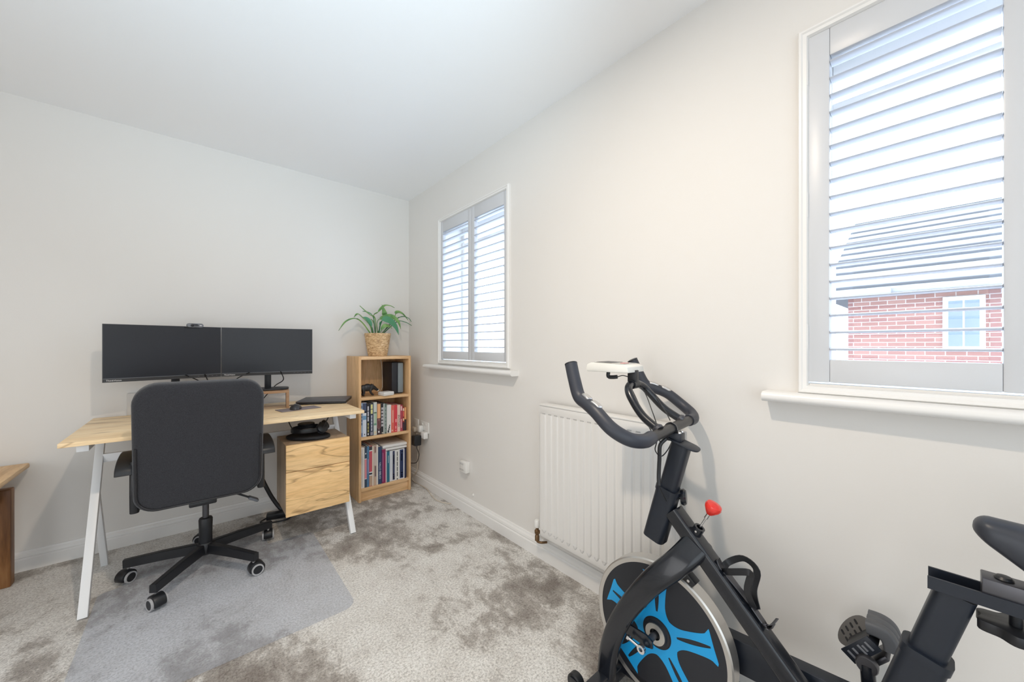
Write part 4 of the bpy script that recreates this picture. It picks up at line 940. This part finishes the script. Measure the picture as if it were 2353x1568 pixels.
# flywheel
fw = part('flywheel', MB().lathe([(.030, -.020), (WR - .016, -.020), (WR - .016, .020), (.030, .020)], (BX, WY, WZ), (1, 0, 0), 96), DISC)
obj('rim', MB().lathe([(WR - .0165, -.021), (WR - .004, -.023), (WR, -.019), (WR, .019), (WR - .004, .023), (WR - .0165, .021), (WR - .0165, -.021)], (BX, WY, WZ), (1, 0, 0), 128, cap=False), RIM, fw, ang=25)
def decal():
    cu = bpy.data.curves.new('d', 'CURVE'); cu.dimensions = '2D'; cu.fill_mode = 'BOTH'; cu.extrude = .0004
    def loop(pts):
        s_ = cu.splines.new('POLY'); s_.points.add(len(pts) - 1); s_.use_cyclic_u = True
        for p, q in zip(s_.points, pts): p.co = (q[0], q[1], 0, 1)
    def bez(p0, p1, p2, n=8): return [(V(p0) * (1 - t_) ** 2 + V(p1) * 2 * t_ * (1 - t_) + V(p2) * t_ ** 2) for t_ in [i / n for i in range(n + 1)]]
    pol = lambda a, r: (r * math.cos(R(a)), r * math.sin(R(a)))
    out = []; rot = lambda p, a: (p[0] * math.cos(R(a)) - p[1] * math.sin(R(a)), p[0] * math.sin(R(a)) + p[1] * math.cos(R(a)))
    for k in range(5):
        a = 18 + 72 * k; sp_ = []
        sp_ += [V(p) for p in bez(pol(-36, .068), (.070, -.026), (.098, -.0265), 6)]
        sp_ += [V(p) for p in bez((.098, -.0265), (.150, -.0285), (.162, -.0345), 6)]
        sp_ += [V(p) for p in bez((.162, -.0345), (.168, -.040), pol(-15.2, .1835), 5)]
        sp_ += [V(pol(-15.2 + 30.4 * i / 10, .1835 - .007 * math.sin(math.pi * i / 10))) for i in range(1, 10)]
        half = [V((p.x, -p.y)) for p in sp_[:19]]
        sp_ += list(reversed(half))
        out += [rot(p, a) for p in sp_[:-1]]
    loop(out)
    loop([pol(360 - q * 7.5, .0465) for q in range(48)])
    for k in range(5):
        a = 18 + 72 * k
        sl2 = [(.058 + .118 * i / 14, .0066 * math.sin(math.pi * min(1, (i / 14) * 1.0)) ** .55 * (1.05 - .25 * abs(i / 14 - .45))) for i in range(15)]
        loop([rot(p, a) for p in sl2[1:-1]] + [rot((p[0], -p[1]), a) for p in reversed(sl2[1:-1])])
    o = bpy.data.objects.new('d', cu); me = bpy.data.meshes.new_from_object(o); bpy.data.objects.remove(o); return me
dm = decal()
for s_ in (-1, 1):
    mb = MB(); mb.mesh(dm, Matrix(((0, 0, 1, BX + s_ * .0205), (1, 0, 0, WY), (0, 1, 0, WZ), (0, 0, 0, 1)))); obj('spoke_decal', mb, BLUE, fw)
for s_ in (-1, 1):
    hbm = obj('hub', MB().lathe([(.044, 0), (.043, .003), (.036, .004), (.034, .010), (.022, .011), (.020, .006), (.012, .006)], (BX + s_ * .0195, WY, WZ), (s_, 0, 0), 40), [DISC], fw)
    obj('bearing_plate', MB().ring(.0165, .0315, 0, .0025, (BX + s_ * .0300, WY, WZ), (s_, 0, 0), 40), mat('bearing_steel', (.58, .55, .50), .35, metal=.6), hbm)
part('axle', MB().lathe([(.010, -.075), (.010, .075)], (BX, WY, WZ), (1, 0, 0), 20), GUNM)
# fork with two blades
for s_ in (-1, 1):
    pth = [(BX + s_ * .010, -2.572, .558), (BX + s_ * .050, -2.540, .512), (BX + s_ * .078, -2.478, .440), (BX + s_ * .082, -2.416, .350), (BX + s_ * .082, -2.362, .250), (BX + s_ * .082, -2.327, .150), (BX + s_ * .082, -2.314, .055)]
    q = smooth(pth, 6)
    part('fork_blade', MB().sweep(q, rrect(.036, .064, .016, 5), up=(0, 1, .55), scales=[1.22 - .24 * min(1, i / 20) for i in range(len(q))]), BIKE, ang=60)
    part('axle_bracket', MB().prism([(0, .018), (-.085, .020), (-.105, .010), (-.105, -.010), (-.085, -.016), (0, -.014)], (BX + s_ * .078, -2.372, .247), (0, 1, 0), (0, 0, 1), .006 * s_), BIKE)
    eb = part('chain_tensioner', MB().ring(.006, .0125, -.005, .005, (BX + s_ * .102, -2.452, .232), (1, 0, 0), 24), CHROME)
    obj('adjuster_rod', MB().sweep([(BX + s_ * .102, -2.441, .234), (BX + s_ * .102, -2.405, .240)], circ(.0042, 12)), CHROME, eb)
    obj('nut', MB().lathe([(.0085, 0), (.0085, .007)], (BX + s_ * .102, -2.412, .239), (0, 1, .15), 6), CHROME, eb)
# brake pad over the wheel
bp = part('brake_bracket', MB().box((BX - .012, -2.545, .468), (.030, .070, .020), .003, Matrix.Rotation(R(38), 3, 'X')), BLKPL)
for q in (-.016, .016): obj('rivet', MB().lathe([(.004, 0), (.004, .002)], (BX - .0272, -2.545 + q * .8, .466 + q * .62), (-1, 0, 0), 12), CHROME, bp)
part('brake_rod', MB().sweep([(BX, -2.566, .57), (BX - .004, -2.545, .478)], circ(.005, 10)), CHROME)
# chain guard and cranks on the right side
BBY, BBZ = -2.930, .195
gd = [(WY + .048 * math.cos(R(a_)), WZ + .048 * math.sin(R(a_))) for a_ in range(-84, 97, 10)] + [(-2.945 + .046 * math.cos(R(a_)), .286 + .046 * math.sin(R(a_))) for a_ in range(96, 277, 10)]
mb = MB(); mb.prism(gd, (BX + .048, 0, 0), (0, 1, 0), (0, 0, 1), .040, bev=.003); part('chain_guard', mb, BIKES)
part('lower_tube', MB().sweep([(BX, -2.318, .052), (BX, -3.06, .052)], rrect(.04, .04, .006, 3), up=(0, 0, 1)), BIKE)
part('crank_axle', MB().lathe([(.012, -.09), (.012, .125)], (BX, BBY, BBZ), (1, 0, 0), 20), CHROME)
cr = part('crank', MB().sweep(smooth([(BX + .112, BBY, BBZ - .015), (BX + .116, BBY + .004, BBZ + .08), (BX + .120, BBY + .010, BBZ + .172)], 4), rrect(.022, .028, .009, 4), up=(0, 1, 0)), BIKE)
obj('crank_eye', MB().lathe([(.019, -.010), (.021, -.006), (.021, .006), (.019, .010)], (BX + .120, BBY + .010, BBZ + .172), (1, 0, 0), 24), GUNM, cr)
part('crank', MB().sweep([(BX - .085, BBY, BBZ + .01), (BX - .092, BBY - .010, BBZ - .16)], rrect(.022, .028, .009, 4), up=(0, 1, 0)), BIKE)
pd = V((0, -.61, .79)).normalized(); pu = V((0, -.79, -.61)).normalized(); pc = V((BX + .175, BBY + .022, BBZ + .196))
pe = part('pedal', MB().box(tuple(pc), (.088, .072, .024), .004, Matrix((( 1, 0, 0), (0, pd.y, pu.y), (0, pd.z, pu.z)))), BLKPL)
rp = Matrix(((1, 0, 0), (0, pd.y, pu.y), (0, pd.z, pu.z)))
obj('end_plate', MB().box(tuple(pc - V((.047, 0, 0))), (.005, .078, .034), .001, rp), BIKES, pe)
lt = MB()
for u_, h_ in ((-.026, .020), (-.012, .020), (.004, .022), (.012, .014), (.024, .020)):
    lt.box(tuple(pc - V((.0500, 0, 0)) + pd * u_), (.0016, .005, h_), .0004, rp)
obj('embossed_letters', lt, GREYPL, pe)
tn = V((-.55, .62, .42)).normalized(); ta = V((0, -.45, .85)); ta = (ta - tn * ta.dot(tn)).normalized(); tb = tn.cross(ta)
tcp = pc + V((.030, .018, -.006))
tc = MB(); ov = [(.050 * math.cos(2 * math.pi * i / 28), .030 * math.sin(2 * math.pi * i / 28)) for i in range(28)]
tc.prism(ov, tcp, ta, tb, .010 if ta.cross(tb).dot(tn) > 0 else -.010, bev=.002)
tco = obj('toe_cage', tc, mat('pedal_grey', (.11, .105, .10), .5), pe)
sl_m = MB()
for u_ in (-.026, -.010, .006, .022):
    for w_ in (-.010, .010):
        o_ = tcp + tn * .0104 + ta * u_ + tb * w_
        sl_m.prism(rrect(.005, .014, .002, 2), o_, ta, tb, .0006)
obj('slots', sl_m, BLKPL, pe)
hm = MB()
for k_ in (-1, 0, 1):
    q = smooth([pc + pd * (.044) + V((0, -.008, -.004)) + pu * (-.006) + V((k_ * .024, 0, 0)) + pu * (-.046 + .092 * i / 6) * .62 + pd * (.018 * math.sin(math.pi * i / 6)) for i in range(7)], 3)
    hm.sweep(q, rrect(.0245, .030, .006, 3), up=tuple(pd))
hm.bm.transform(Matrix.Translation((0, 0, 0)))
obj('strap_buckle', hm, mat('pedal_strap_grey', (.085, .09, .10), .5), pe)
obj('sole_pad', MB().box(tuple(pc - pu * .020 * 0 + pu * .0 + V((.0, -.030, -.020))), (.070, .050, .012), .003, rp), GUNM, pe)
pc2 = V((BX - .150, BBY - .010, BBZ - .16))
obj_pe2 = part('pedal', MB().box(tuple(pc2), (.09, .090, .022), .004), BLKPL)
# stabilisers and transport wheels
part('front_stabilizer', MB().bx(BX - .205, BX + .205, -2.338, -2.290, .016, .062, .008), BIKE)
part('rear_stabilizer', MB().bx(BX - .205, BX + .205, -3.085, -3.035, .016, .062, .008), BIKE)
for s_ in (-1, 1):
    for y in (-2.314, -3.06): part('foot_cap', MB().bx(BX + s_ * .205 - .02, BX + s_ * .205 + .02, y - .029, y + .029, .0, .066, .008), BLKPL)
    tw = part('transport_wheel', MB().lathe([(.006, -.014), (.024, -.014), (.028, -.010), (.028, .010), (.024, .014), (.006, .014)], (BX + s_ * .160, -2.250, .030), (1, 0, 0), 28), BLKPL)
    obj('bolt', MB().lathe([(.006, 0), (.006, .004)], (BX + s_ * .174, -2.250, .030), (s_, 0, 0), 6), CHROME, tw)
    part('wheel_bracket', MB().bx(BX + s_ * .160 - .018, BX + s_ * .160 - .0155, -2.292, -2.238, .016, .050, .002), BIKE)
# bottle cage
bcg = part('bottle_cage', MB().sweep(smooth([(BX, -2.628, .540), (BX, -2.640, .518), (BX, -2.700, .466), (BX, -2.745, .418), (BX, -2.760, .428)], 4), rrect(.022, .0025, .001, 1), up=(0, 1, 1)), GUNM)
obj('cage_loop', MB().sweep(smooth([(BX - .004, -2.644, .514), (BX - .024, -2.664, .530), (BX - .030, -2.708, .552), (BX - .027, -2.716, .546), (BX - .024, -2.708, .500), (BX - .006, -2.716, .454)], 5), rrect(.017, .0026, .001, 1), up=(-1, 0, .2)), BLKPL, bcg)
obj('cage_loop', MB().sweep(smooth([(BX + .004, -2.640, .518), (BX + .030, -2.645, .528), (BX + .038, -2.680, .550), (BX + .036, -2.712, .532), (BX + .030, -2.706, .480), (BX + .006, -2.722, .446)], 5), rrect(.018, .0026, .001, 1), up=(1, 0, .2)), BLKPL, bcg)
obj('hook', MB().sweep(smooth([(BX - .004, -2.744, .420), (BX + .012, -2.752, .420), (BX + .030, -2.760, .432)], 4), rrect(.014, .0024, .001, 1), up=(0, 1, 1)), GUNM, bcg)
